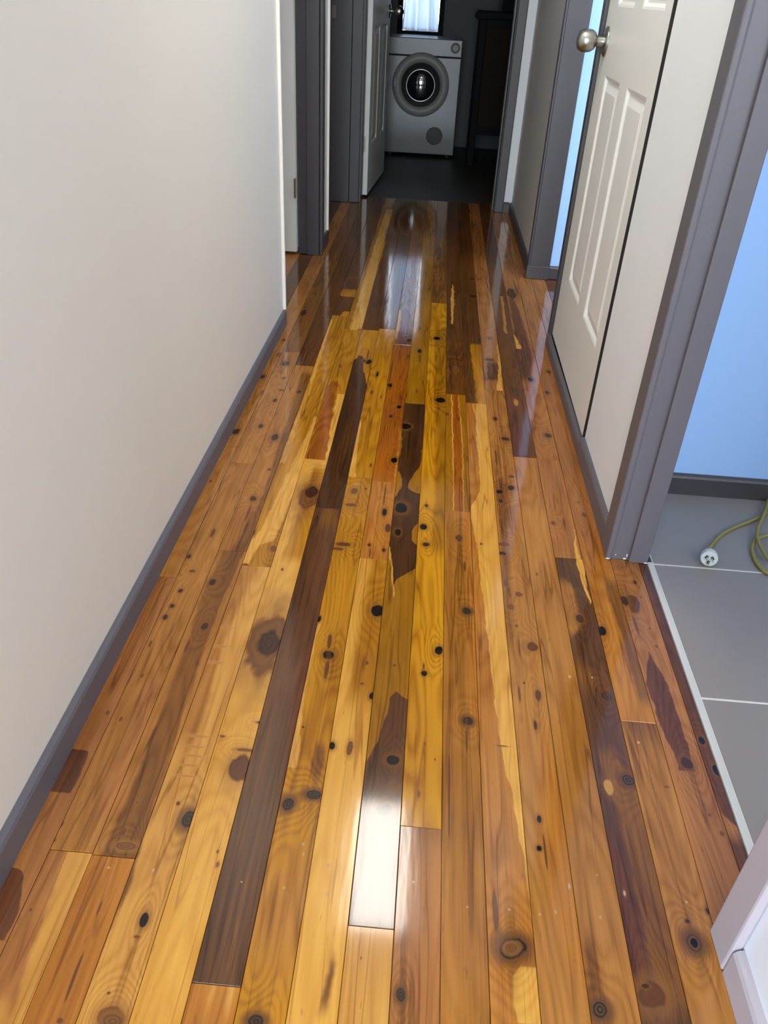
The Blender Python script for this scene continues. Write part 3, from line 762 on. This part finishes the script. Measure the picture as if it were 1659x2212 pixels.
# ------------------------------------------------------------------ walls and ceiling
def wall(name, pts, z0, z1, mat, label):
    return struct(MB().prism(pts, z0, z1).build(name, mat), label, 'wall')
TH = 0.11
wl = lambda Y: xl(Y)-SK_T
wr = lambda Y: xr(Y)+SK_T
wall('wall_left', [(wl(Y_BACK), Y_BACK), (wl(L1A), L1A), (wl(L1A)-TH, L1A), (wl(Y_BACK)-TH, Y_BACK)], 0, CEIL, M['wall_cream'], 'long cream plaster wall along the left side of the hall')
wall('wall_left_far', [(wl(L1B+.06), L1B+.03), (wl(L2A), L2A), (wl(L2A)-TH, L2A), (wl(L1B)-TH, L1B+.03)], 0, CEIL, M['wall_grey'], 'short grey wall between the two left doorways')
wall('wall_left_header', [(wl(L1A), L1A+.001), (wl(L2B), L2B-.001), (wl(L2B)-TH, L2B-.001), (wl(L1A)-TH, L1A+.001)], 2.08, CEIL-.001, M['wall_cream'], 'wall above the left doorways')
wall('wall_right_near', [(wr(0), Y_BR), (wr(0)+TH-.03, Y_BR), (wr(0)+TH-.03, R1A), (wr(R1A), R1A)], 0, CEIL, M['wall_white'], 'pale wall before the tiled room doorway, lower right corner')
wall('wall_right', [(wr(R1B), R1B+.03), (wr(R1B)+.08, R1B+.03), (wr(CD0)+.08, CD0-.03), (wr(CD0-.03), CD0-.03)], 0, CEIL, M['wall_white'], 'white wall between the tiled room doorway and the panelled door')
wall('wall_right_far', [(wr(R2B), R2B+.03), (.592, R2B+.03), (.592, YE-.001), (wr(YE), YE-.001)], 0, CEIL, M['wall_grey'], 'grey shaded wall on the right beyond the bedroom doorway')
wall('wall_right_header', [(wr(R1A), R1A+.001), (wr(R2B), R2B+.029), (wr(R2B)+.08, R2B+.029), (wr(R1A)+.08, R1A+.001)], 2.10, CEIL-.001, M['wall_white'], 'wall above the right doorways')
# end wall with laundry doorway
wall('wall_end_left', [(-2.5, YE+.02), (EXL-.055, YE+.02), (EXL-.055, YE+.12), (-2.5, YE+.12)], 0, CEIL, M['wall_grey'], 'end wall left of the laundry doorway')
wall('wall_end_right', [(EXR+.04, YE), (1.6, YE), (1.6, YE+.12), (EXR+.04, YE+.12)], 0, CEIL, M['wall_white'], 'narrow white wall face right of the laundry doorway')
wall('wall_end_header', [(EXL-.055, YE+.02), (EXR+.04, YE+.02), (EXR+.04, YE+.12), (EXL-.055, YE+.12)], 2.08, CEIL, M['wall_grey'], 'wall above the laundry doorway')
# laundry shell
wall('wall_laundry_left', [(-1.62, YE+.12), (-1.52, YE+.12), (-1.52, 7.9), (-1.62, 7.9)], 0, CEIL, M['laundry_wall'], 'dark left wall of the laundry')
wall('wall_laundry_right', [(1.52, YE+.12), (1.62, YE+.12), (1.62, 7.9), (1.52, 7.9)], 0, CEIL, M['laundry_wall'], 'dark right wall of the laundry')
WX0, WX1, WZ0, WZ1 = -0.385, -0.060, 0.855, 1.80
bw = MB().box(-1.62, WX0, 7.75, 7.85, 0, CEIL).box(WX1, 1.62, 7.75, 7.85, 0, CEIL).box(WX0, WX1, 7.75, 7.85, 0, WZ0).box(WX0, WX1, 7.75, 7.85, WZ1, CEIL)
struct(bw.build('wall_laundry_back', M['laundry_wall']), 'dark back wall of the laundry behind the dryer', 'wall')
# bedroom, tiled room and left rooms
wall('wall_bedroom_far', [(.593, 3.935), (2.45, 3.935), (2.45, 4.03), (.593, 4.03)], 0, CEIL, M['wall_blue'], 'bedroom wall coloured blue for daylight, seen as a thin strip beside the door')
wall('wall_bedroom_near', [(.95, 2.1), (2.5, 2.1), (2.5, 2.2), (.95, 2.2)], 0, CEIL, M['wall_white'], 'near wall of the bedroom')
wall('wall_bedroom_right', [(2.45, 2.1), (2.53, 2.1), (2.53, 3.93), (2.45, 3.93)], 0, CEIL, M['wall_white'], 'right wall of the bedroom')
wall('wall_bathroom_far', [(.64, 1.962), (2.4, 1.962), (2.4, 2.05), (.64, 2.05)], 0, CEIL, M['wall_blue'], 'tiled room wall coloured blue for daylight above dark skirting')
bw = MB().box(.60, 1.0, -.449, -.36, 0, CEIL).box(2.0, 2.4, -.449, -.36, 0, CEIL).box(1.0, 2.0, -.449, -.36, 0, .95).box(1.0, 2.0, -.449, -.36, 2.05, CEIL)
struct(bw.build('wall_bathroom_near', M['wall_white']), 'near wall of the tiled room', 'wall')
wall('wall_bathroom_right', [(2.31, -.36), (2.4, -.36), (2.4, 1.96), (2.31, 1.96)], 0, CEIL, M['wall_white'], 'right wall of the tiled room')
wall('wall_left_rooms_far', [(-2.6, 1.9), (-2.5, 1.9), (-2.5, 5.4), (-2.6, 5.4)], 0, CEIL, M['wall_cream'], 'far wall of the dark rooms on the left')
wall('wall_left_rooms_near', [(-2.5, 1.9), (wl(2)-TH-.001, 1.9), (wl(2)-TH-.001, 2.0), (-2.5, 2.0)], 0, CEIL, M['wall_cream'], 'near wall of the dark rooms on the left')
wall('wall_left_rooms_between', [(-2.5, 4.2), (wl(4.2)-TH-.001, 4.2), (wl(4.2)-TH-.001, 4.28), (-2.5, 4.28)], 0, CEIL, M['wall_cream'], 'partition between the dark rooms on the left')
# living area
wall('wall_living_left', [(-2.6, -4.2), (-2.5, -4.2), (-2.5, -2.6), (-2.6, -2.6)], 0, CEIL, M['wall_cream'], 'left wall of the living area')
bw = MB().box(-2.6, -2.5, -.6, .2, 0, CEIL).box(-2.6, -2.5, -2.599, -.6, 0, .5).box(-2.6, -2.5, -2.599, -.6, 2.15, CEIL)
struct(bw.build('wall_living_side', M['wall_cream']), 'side window wall of the living area', 'wall')
wall('wall_living_right', [(2.5, -4.2), (2.6, -4.2), (2.6, Y_BR), (2.5, Y_BR)], 0, CEIL, M['wall_cream'], 'right wall of the living area')
wall('wall_living_hall_left', [(-2.5, Y_BACK), (wl(Y_BACK)-TH, Y_BACK), (wl(Y_BACK)-TH, Y_BACK+.1), (-2.5, Y_BACK+.1)], 0, CEIL, M['wall_cream'], 'living area wall left of the hall')
wall('wall_living_hall_right', [(.60, Y_BR-.01), (2.5, Y_BR-.01), (2.5, Y_BR-.001), (.60, Y_BR-.001)], 0, CEIL, M['wall_cream'], 'living area wall right of the hall')
bw = MB().box(-2.6, -1.35, -4.3, -4.2, 0, CEIL).box(.75, 2.6, -4.3, -4.2, 0, CEIL).box(-1.35, .75, -4.3, -4.2, 0, .75).box(-1.35, .75, -4.3, -4.2, 2.15, CEIL)
struct(bw.build('wall_living_back', M['wall_cream']), 'window wall of the living area behind the camera', 'wall')
struct(MB().box(-2.6, 2.6, -4.3, 7.9, CEIL, CEIL+.1).build('ceiling', M['ceiling']), 'flat white ceiling over the hall', 'ceiling')

# ------------------------------------------------------------------ skirting boards
def skirt_prof(t=SK_T, h=SK_H):
    return [(0, 0), (t, 0), (t, h-.010), (t-.003, h-.004), (t-.008, h), (0, h)]
def skirting(name, x0, y0, x1, y1, nx, ny, label, mat='grey', t=SK_T, h=SK_H, z0=0.0005):
    mb = MB().extrude_profile([(o, z+z0) for o, z in skirt_prof(t, h)], (x0, y0), (x1, y1), nx, ny)
    return struct(mb.build(name, M[mat]), label, 'skirting')
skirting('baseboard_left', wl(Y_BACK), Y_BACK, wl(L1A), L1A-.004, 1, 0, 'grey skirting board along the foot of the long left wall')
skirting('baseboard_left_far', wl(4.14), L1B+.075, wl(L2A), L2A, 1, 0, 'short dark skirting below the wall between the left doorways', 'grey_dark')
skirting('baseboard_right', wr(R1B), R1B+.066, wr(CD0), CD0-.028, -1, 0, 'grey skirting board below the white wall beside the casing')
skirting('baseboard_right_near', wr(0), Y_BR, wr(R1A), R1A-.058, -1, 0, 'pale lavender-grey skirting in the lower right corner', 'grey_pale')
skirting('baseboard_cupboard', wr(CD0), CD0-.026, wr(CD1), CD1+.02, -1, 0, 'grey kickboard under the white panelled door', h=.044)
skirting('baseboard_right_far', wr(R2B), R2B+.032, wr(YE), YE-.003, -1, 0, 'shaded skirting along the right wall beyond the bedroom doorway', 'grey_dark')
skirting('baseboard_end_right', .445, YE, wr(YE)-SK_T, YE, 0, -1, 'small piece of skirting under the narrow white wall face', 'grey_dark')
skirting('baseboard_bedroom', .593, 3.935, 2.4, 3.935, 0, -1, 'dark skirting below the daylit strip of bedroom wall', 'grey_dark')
skirting('baseboard_bathroom', .64, 1.962, 2.3, 1.962, 0, -1, 'dark grey skirting at the foot of the blue-coloured tiled room wall', 'grey_dark')

# ------------------------------------------------------------------ door frames
def frame(name, label, pieces, mat='grey'):
    root = empty(name, pieces[0][1])
    tag(root, label, 'door frame', kind='structure')
    org = Vector(pieces[0][1])
    for pn, p, (x0, x1, y0, y1, z0, z1), bv in pieces:
        mb = MB().box(x0-org.x, x1-org.x, y0-org.y, y1-org.y, z0-org.z, z1-org.z)
        mb.build(pn, M[mat], root, bevel=bv)
    return root
xR = xr(R1B)
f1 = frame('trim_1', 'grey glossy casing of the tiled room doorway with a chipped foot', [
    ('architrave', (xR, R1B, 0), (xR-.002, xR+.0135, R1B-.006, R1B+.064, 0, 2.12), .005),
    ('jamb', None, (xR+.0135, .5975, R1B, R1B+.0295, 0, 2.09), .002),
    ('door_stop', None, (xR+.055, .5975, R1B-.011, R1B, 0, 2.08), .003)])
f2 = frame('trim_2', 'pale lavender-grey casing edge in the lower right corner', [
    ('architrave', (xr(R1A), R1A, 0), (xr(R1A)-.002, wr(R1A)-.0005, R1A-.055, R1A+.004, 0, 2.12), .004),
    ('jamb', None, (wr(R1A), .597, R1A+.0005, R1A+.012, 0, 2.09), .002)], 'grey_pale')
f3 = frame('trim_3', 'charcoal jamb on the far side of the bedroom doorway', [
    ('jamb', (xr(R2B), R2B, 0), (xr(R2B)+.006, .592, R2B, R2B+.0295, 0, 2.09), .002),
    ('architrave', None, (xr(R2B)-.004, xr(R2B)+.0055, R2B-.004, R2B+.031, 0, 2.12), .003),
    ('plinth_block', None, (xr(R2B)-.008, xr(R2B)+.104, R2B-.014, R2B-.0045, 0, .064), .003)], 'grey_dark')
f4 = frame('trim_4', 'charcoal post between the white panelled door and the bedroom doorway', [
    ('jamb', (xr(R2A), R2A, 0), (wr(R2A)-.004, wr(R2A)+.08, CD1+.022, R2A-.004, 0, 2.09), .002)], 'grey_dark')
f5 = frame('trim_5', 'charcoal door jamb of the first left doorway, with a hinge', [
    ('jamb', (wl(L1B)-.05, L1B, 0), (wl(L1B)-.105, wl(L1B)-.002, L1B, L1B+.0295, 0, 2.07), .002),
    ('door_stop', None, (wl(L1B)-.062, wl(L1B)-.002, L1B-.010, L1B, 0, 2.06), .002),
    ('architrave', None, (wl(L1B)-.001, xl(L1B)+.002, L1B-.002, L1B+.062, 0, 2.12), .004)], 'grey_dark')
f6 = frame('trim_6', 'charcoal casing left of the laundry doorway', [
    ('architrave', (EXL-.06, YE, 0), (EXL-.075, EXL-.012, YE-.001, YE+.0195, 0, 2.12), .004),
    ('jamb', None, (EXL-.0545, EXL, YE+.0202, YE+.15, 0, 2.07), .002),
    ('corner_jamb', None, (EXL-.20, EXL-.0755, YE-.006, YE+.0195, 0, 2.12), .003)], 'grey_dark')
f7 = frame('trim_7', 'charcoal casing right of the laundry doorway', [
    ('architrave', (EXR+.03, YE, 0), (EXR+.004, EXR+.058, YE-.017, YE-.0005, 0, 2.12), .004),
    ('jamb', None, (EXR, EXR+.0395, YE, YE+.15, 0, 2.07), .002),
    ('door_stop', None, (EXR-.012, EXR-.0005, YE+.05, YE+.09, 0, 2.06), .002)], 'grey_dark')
# strike plate in the corner jamb
MB().box(-.012, .012, -.0015, .0, -.03, .03).build('strike_plate', M['grey'], f6, origin=None).location = (EXL-.18-(EXL-.06), -.0065, 1.03)
# filler and chips at the foot of the near casing
for (dx, dz, rx, rz) in ((.003, .003, .006, .0022), (.022, .012, .0016, .002), (.046, .002, .005, .003), (.050, .012, .002, .006), (.096, .001, .006, .002)):
    yy = -.0066 if dx < .012 else (-.0112 if dx > .052 else -.0006)
    MB().lathe([(0.0005, -.0012), (.6, -.001), (1.0, 0)], 10, 'y').build('paint_chip', M['putty'], f1, smooth=True)
    c = [o for o in f1.children if o.name.startswith('paint_chip')][-1]
    c.scale = (rx, 1.0, rz)
    c.location = (dx, yy, dz+.002)

# white strips added to make a bright edge at the wall ends
for nm, y, lab in (('trim_edge_glow_left', L1A, 'white strip added as a bright edge at the end of the long left wall'), ('trim_edge_glow_stub', L2A, 'white strip added as a bright edge at the end of the short left wall')):
    o = MB().box(wl(y)-.0005, wl(y)+.012, y-.012, y+.003, SK_H+.001, CEIL-.002).build(nm, M['trim_white'], bevel=.003)
    struct(o, lab, 'edge strip')

# ------------------------------------------------------------------ panelled doors
def panel_mesh(w2, h2, th):
    """a moulded panel filling a w2 x h2 hole (local x, z), faces towards +-y"""
    bm = bmesh.new()
    rings = [(0, 0.0), (.006, -.002), (.014, -.009), (.020, -.009), (.042, -.002)]
    for sgn in (1, -1):
        prev = None
        for ins, dep in rings:
            y = sgn*(th/2+dep)
            q = [bm.verts.new((sx*(w2/2-ins), y, sz*(h2/2-ins))) for sx, sz in ((-1, -1), (1, -1), (1, 1), (-1, 1))]
            if prev:
                for i in range(4):
                    j = (i+1) % 4
                    f = (prev[i], prev[j], q[j], q[i])
                    bm.faces.new(f if sgn < 0 else tuple(reversed(f)))
            prev = q
        bm.faces.new(prev if sgn < 0 else list(reversed(prev)))
    return bm

def panelled_door(name, label, loc, rz, width, height, z0, cols, rows, mat='door_white', th=.035):
    """leaf along local +x from 0..width, thickness centred on local y"""
    root = empty(name, loc, rz)
    tag(root, label, 'door', kind='structure')
    mb = MB()
    xs = [0]+[v for c in cols for v in c]+[width]
    for i in range(0, len(xs), 2): mb.box(xs[i], xs[i+1], -th/2, th/2, z0, z0+height)
    zs = [z0]+[v for r in rows for v in r]+[z0+height]
    for c in cols:
        for i in range(0, len(zs), 2): mb.box(c[0], c[1], -th/2, th/2, zs[i], zs[i+1])
    bmesh.ops.remove_doubles(mb.bm, verts=mb.bm.verts[:], dist=1e-5)
    mb.build('leaf', M[mat], root)
    for c in cols:
        for r in rows:
            p = MB(); p.bm.free(); p.bm = panel_mesh(c[1]-c[0], r[1]-r[0], th)
            o = p.build('panel', M[mat], root)
            o.location = ((c[0]+c[1])/2, 0, (r[0]+r[1])/2)
    return root

def door_knob(root, x, y, z, side):
    """satin knob standing off the leaf along local y*side"""
    kb = MB().lathe([(.001, .0), (.0155, .0), (.0145, .012), (.0140, .028), (.0155, .032), (.024, .037), (.031, .048), (.034, .062), (.032, .077), (.025, .088), (.012, .0945), (.001, .096)], 40, 'y')
    o = kb.build('knob', M['steel'], root, smooth=True)
    rs = MB().lathe([(.001, .0), (.042, .0), (.042, .003), (.037, .008), (.016, .010), (.001, .010)], 40, 'y')
    r = rs.build('rose', M['steel'], o, smooth=True)
    o.location = (x, y, z)
    if side < 0: o.rotation_euler = (0, 0, math.pi)
    return o

# cupboard door: lies in the right wall, hinge near, knob far
ROWS = [(.305, .960), (1.142, 1.72), (1.80, 2.00)]
cd_x = wr((CD0+CD1)/2)
d1 = panelled_door('door_1', 'white six-panel door with satin ball knob in the right wall', (cd_x+.0175, CD0, 0), R90-.004, CD1-CD0, 2.03, .050,
                   [(2.235-CD0, 2.500-CD0), (2.615-CD0, 2.875-CD0)], ROWS)
door_knob(d1, 2.962-CD0, .0175, 1.047, 1)
# cupboard interior coloured black for the shade behind the gap
ci = MB().box(cd_x+.05, cd_x+.4, CD0-.027, CD0-.02, 0, 2.1).box(cd_x+.39, cd_x+.4, CD0-.02, CD1+.02, 0, 2.1).box(cd_x+.05, cd_x+.4, CD1+.0215, CD1+.03, 0, 2.1)
struct(ci.build('wall_cupboard', M['black']), 'inside of the cupboard, coloured black for shade, behind the gap beside the white door', 'wall')
struct(MB().box(cd_x-.0002, cd_x+.045, CD0-.0295, CD0-.003, .045, 2.1).build('trim_gap_shade', M['black']), 'narrow black strip for the shade in the gap between the white wall and the panelled door', 'gap')  # solid black strip standing in for the shade of the gap

def hinge(root, x, y, z):
    h = MB().lathe([(.006, -.045), (.006, .045)], 14, 'z')
    o = h.build('hinge', M['brass'], root, smooth=False)
    o.location = (x, y, z)
# first left doorway: leaf folded back into the dark room, hinged on the far jamb
d2 = panelled_door('door_2', 'white door folded back in the first left doorway, seen as a sliver', (wl(L1B)-.112, L1B-.018, 0), math.pi-.05, .80, 2.03, .018,
                   [(.12, .35), (.46, .68)], ROWS)
hinge(d2, .0, .0235, .325)
# laundry door: swung into the laundry, hinged left
d3 = panelled_door('door_3', 'white panelled laundry door standing open beside the dryer', (EXL+.010, YE+.175, 0), math.atan2(6.36-5.50, -.386+.44), .84, 2.03, .014,
                   [(.12, .36), (.47, .72)], ROWS)
door_knob(d3, .78, -.0175, 1.03, -1)
hinge(d3, -.004, .008, .32)

# ------------------------------------------------------------------ laundry: dryer, window, curtain, cabinet
dr = empty('clothes_dryer', (-.157, 7.124, 0), .012)
tag(dr, 'white front-loading clothes dryer, coloured grey for its shade, with round porthole door in the laundry', 'dryer')
W2 = .289
MB().box(-W2, W2, .0, .50, .022, .725).build('body', M['dryer'], dr, bevel=.006)
MB().box(-W2, W2, -.004, .50, .7285, .848).build('control_panel', M['dryer'], dr, bevel=.006)
for sx in (-1, 1):
    for yy in (.05, .45):
        MB().lathe([(.022, 0.0), (.022, .0225)], 16, 'z', (sx*(W2-.05), yy, 0)).build('foot', M['dryer_dark'], dr)
dcx, dcz = -.016, .526
rng_ = MB().lathe([(.150, .0), (.226, .0), (.226, -.012), (.215, -.026), (.190, -.034), (.168, -.030), (.158, -.016), (.150, -.004)], 64, 'y', closed=True)
dd = rng_.build('door_ring', M['dryer_door'], dr, smooth=True)
dd.location = (dcx, -.001, dcz)
g = MB().lathe([(.158, -.012), (.150, -.010), (.135, -.006), (.128, -.012), (.118, -.030), (.100, -.046), (.070, -.058), (.035, -.064), (.001, -.066)], 64, 'y')
gl = g.build('porthole', M['porthole'], dd, smooth=True)
MB().lathe([(.112, -.034), (.116, -.0365), (.112, -.040), (.108, -.0375)], 64, 'y', closed=True).build('chrome_ring', M['steel'], dd, smooth=True)
MB().box(-.012, .012, -.012, .0, -.03, .03).build('door_catch', M['dryer_door'], dd, bevel=.004).location = (-.203, -.032, .012)
kn = MB().lathe([(.033, .0), (.033, -.003), (.028, -.005), (.026, -.022), (.022, -.025), (.001, -.025)], 40, 'y').build('timer_knob', M['dryer_door'], dr, smooth=False)
kn.location = (.236, -.0045, .793)
MB().lathe([(.033, -.0005), (.036, -.003), (.033, -.004)], 40, 'y', closed=True).build('knob_surround', M['dryer_dark'], kn)
MB().box(-.003, .003, -.031, -.024, -.022, .022).build('grip', M['dryer_door'], kn)
vt = MB().lathe([(.067, .0), (.067, -.003), (.063, -.004), (.001, -.004)], 40, 'y').build('vent_grille', M['dryer_dark'], dr)
vt.location = (.122, -.0005, .163)
for k2 in range(-4, 5):
    hw = math.sqrt(max(.0, .06**2-(k2*.0135)**2))
    MB().box(-hw, hw, -.006, -.004, k2*.0135-.0025, k2*.0135+.0025).build('slat', M['dryer_dark'], vt)

# laundry window
wn = empty('window_1', ((WX0+WX1)/2, 7.74, WZ0))
tag(wn, 'narrow black-framed laundry window glowing with daylight above the dryer', 'window', kind='structure')
ww, wh = (WX1-WX0)/2, WZ1-WZ0
fm = MB().box(-ww-.03, -ww+.012, -.02, .03, -.03, wh+.03).box(ww-.012, ww+.03, -.02, .03, -.03, wh+.03).box(-ww+.012, ww-.012, -.02, .03, -.03, .014).box(-ww+.012, ww-.012, -.02, .03, wh-.012, wh+.03)
fm.build('window_frame', M['cab_black'], wn)
MB().box(-ww+.012, ww-.012, .036, .040, .0145, wh-.0125).build('pane', M['pane'], wn)
# sheer curtain with folds that flare towards the hem
cb = bmesh.new()
NX, NZ = 72, 26
def curt(u, v, s):
    fl_ = 1.0+.10*(max(0, .35-v)/.35)**2
    x = (u-.5)*(ww-.006)*2*(.90+.0*v)*fl_
    x = max(-ww+.012, min(ww-.012, x))
    y = .020*math.sin(u*2*math.pi*3.3+.9*math.sin(v*2.2))+.007*math.sin(u*37+v*1.5)
    return (x, y+s*.0008, .016+v*(wh-.04)-.006*u)
for s in (-1, 1):
    vs = [[cb.verts.new(curt(i/NX, j/NZ, s)) for i in range(NX+1)] for j in range(NZ+1)]
    if s > 0: continue
    for j in range(NZ):
        for i in range(NX): cb.faces.new((vs[j][i], vs[j][i+1], vs[j+1][i+1], vs[j+1][i]))
for v in [v for v in cb.verts if not v.link_faces]: cb.verts.remove(v)
mb = MB(); mb.bm.free(); mb.bm = cb
ct = mb.build('sheer_curtain', M['curtain'], smooth=True)
ct.location = ((WX0+WX1)/2, 7.748, WZ0)
tag(ct, 'silvery sheer curtain with vertical folds in the laundry window', 'curtain')
md = ct.modifiers.new('thick', 'SOLIDIFY'); md.thickness = .0012

# dark framed cabinet on legs at the right of the laundry
cbn = empty('dark_cabinet', (.24, 6.80, 0))
tag(cbn, 'dark brown wooden cabinet on black legs in the shadowy right of the laundry', 'cabinet')
MB().box(.05, .90, .02, .45, .27, .985).build('body', M['cab'], cbn, bevel=.004)
for x in (0.0, .88):
    for y in (0.0, .42):
        MB().prism([(x, y), (x+.05, y), (x+.05, y+.05), (x, y+.05)], 0, 1.0).build('leg', M['cab_black'], cbn, bevel=.004)
MB().box(-.03, .96, -.02, .49, 1.001, 1.05).build('top', M['cab_black'], cbn, bevel=.006)
MB().box(.0505, .8795, .002, .0195, .955, 1.0).build('rail', M['cab_black'], cbn)
MB().box(.0505, .8795, .002, .0195, .235, .29).build('rail', M['cab_black'], cbn)
bx = empty('storage_box', (.48, 6.93, 1.051), .1)
tag(bx, 'small dark box on top of the dark cabinet', 'box')
MB().box(-.10, .10, -.08, .08, 0, .13).build('box_body', M['cab_black'], bx, bevel=.006)
MB().box(-.104, .104, -.084, .084, .1305, .15).build('lid', M['cab'], bx, bevel=.004)

# ------------------------------------------------------------------ extension cord on the tiles
def smooth_path(pts, sub=10):
    P = [Vector(p) for p in pts]
    out = []
    for i in range(len(P)-1):
        p0, p1, p2, p3 = P[max(0, i-1)], P[i], P[i+1], P[min(len(P)-1, i+2)]
        for s in range(sub):
            t = s/sub
            out.append(.5*((2*p1)+(-p0+p2)*t+(2*p0-5*p1+4*p2-p3)*t*t+(-p0+3*p1-3*p2+p3)*t**3))
    out.append(P[-1])
    return out
cr = .0046
def fp(x, y, z): return tuple(fl(x, y, z))
cord = empty('extension_cord', fl(1530, 1195))
tag(cord, 'yellow-green extension cord with a clear round plug lying on grey tiles', 'extension cord')
org = Vector(cord.location)
tail = Matrix.Translation(fl(1532, 1202, .021)) @ Matrix.Rotation(-.30, 4, 'Z') @ Matrix.Rotation(-.12, 4, 'X')
path = [tuple(tail @ Vector((0, .026, 0))), tuple(tail @ Vector((0, .050, -.003))), fp(1556, 1157, .0055), fp(1585, 1140, .0055), fp(1620, 1126, .0055), fp(1648, 1113, .0055), fp(1672, 1098, .006),
        fp(1700, 1112, .006), fp(1712, 1150, .006), fp(1700, 1200, .006), fp(1672, 1236, .006), fp(1654, 1236, .006), fp(1634, 1214, .006), fp(1625, 1188, .006), fp(1631, 1168, .008),
        fp(1645, 1160, .015), fp(1670, 1156, .015), fp(1695, 1166, .016), fp(1690, 1196, .016), fp(1664, 1210, .015), fp(1648, 1190, .015), fp(1638, 1168, .017), fp(1636, 1148, .016), fp(1642, 1130, .012),
        fp(1654, 1102, .016), fp(1668, 1070, .008), fp(1720, 1062, .006), fp(1790, 1080, .006)]
MB().tube([p-org for p in smooth_path(path, 9)], cr, 10).build('cable', M['cable'], cord, smooth=True)
# plug: faces the camera, axis along -y
pc = fl(1532, 1202, .021)-org
pl = MB().lathe([(.006, .034), (.009, .030), (.013, .018), (.019, .008), (.0205, .0), (.0205, -.012), (.0195, -.014), (.001, -.014)], 36, 'y').build('plug', M['plug'], cord, smooth=False)
pl.location = pc
pl.rotation_euler = (-.12, 0, -.30)
for (dx, dz, an) in ((-.007, .004, .5), (.007, .004, -.5), (0, -.009, 0)):
    o = MB().box(-.0032, .0032, -.0165, -.0142, -.0045, .0045).build('pin_recess', M['plug_dark'], pl, bevel=.0012)
    o.location = (dx, 0, dz)
    o.rotation_euler = (0, an, 0)
    q = MB().box(-.0009, .0009, -.030, -.0166, -.003, .003).build('pin', M['brass'], pl)
    q.location = (dx, 0, dz)
    q.rotation_euler = (0, an, 0)

# ------------------------------------------------------------------ lamps
def oyster(name, label, loc, r, power, rgb):
    root = empty(name, loc)
    tag(root, label, 'ceiling light')
    MB().lathe([(r*1.06, -.02), (r*1.06, -.001)], 40, 'z').build('base', M['trim_white'], root)
    area = 2*math.pi*r*r*.62
    m = emis(name+'_diffuser', rgb, power/(math.pi*area))
    MB().lathe([(r, -.0205), (r*.96, -.045), (r*.80, -.075), (r*.5, -.095), (r*.2, -.103), (.002, -.104)], 40, 'z').build('diffuser', m, root, smooth=True)
    return root
cl = empty('ceiling_light', (-.02, 2.27, CEIL))
tag(cl, 'long frosted ceiling light over the middle of the hall', 'ceiling light')
MB().box(-.15, .15, -.34, .34, -.03, -.001).build('base', M['trim_white'], cl, bevel=.004)
dm = emis('hall_light_diffuser', (255, 250, 240), LAMP_HALL/(math.pi*.26*.64))
MB().box(-.13, .13, -.32, .32, -.075, -.0305).build('diffuser', dm, cl, bevel=.015, seg=3)
oyster('ceiling_light_living', 'round frosted ceiling light in the living area behind the camera', (-.35, -.55, CEIL), .20, LAMP_LIVING, (255, 238, 212))
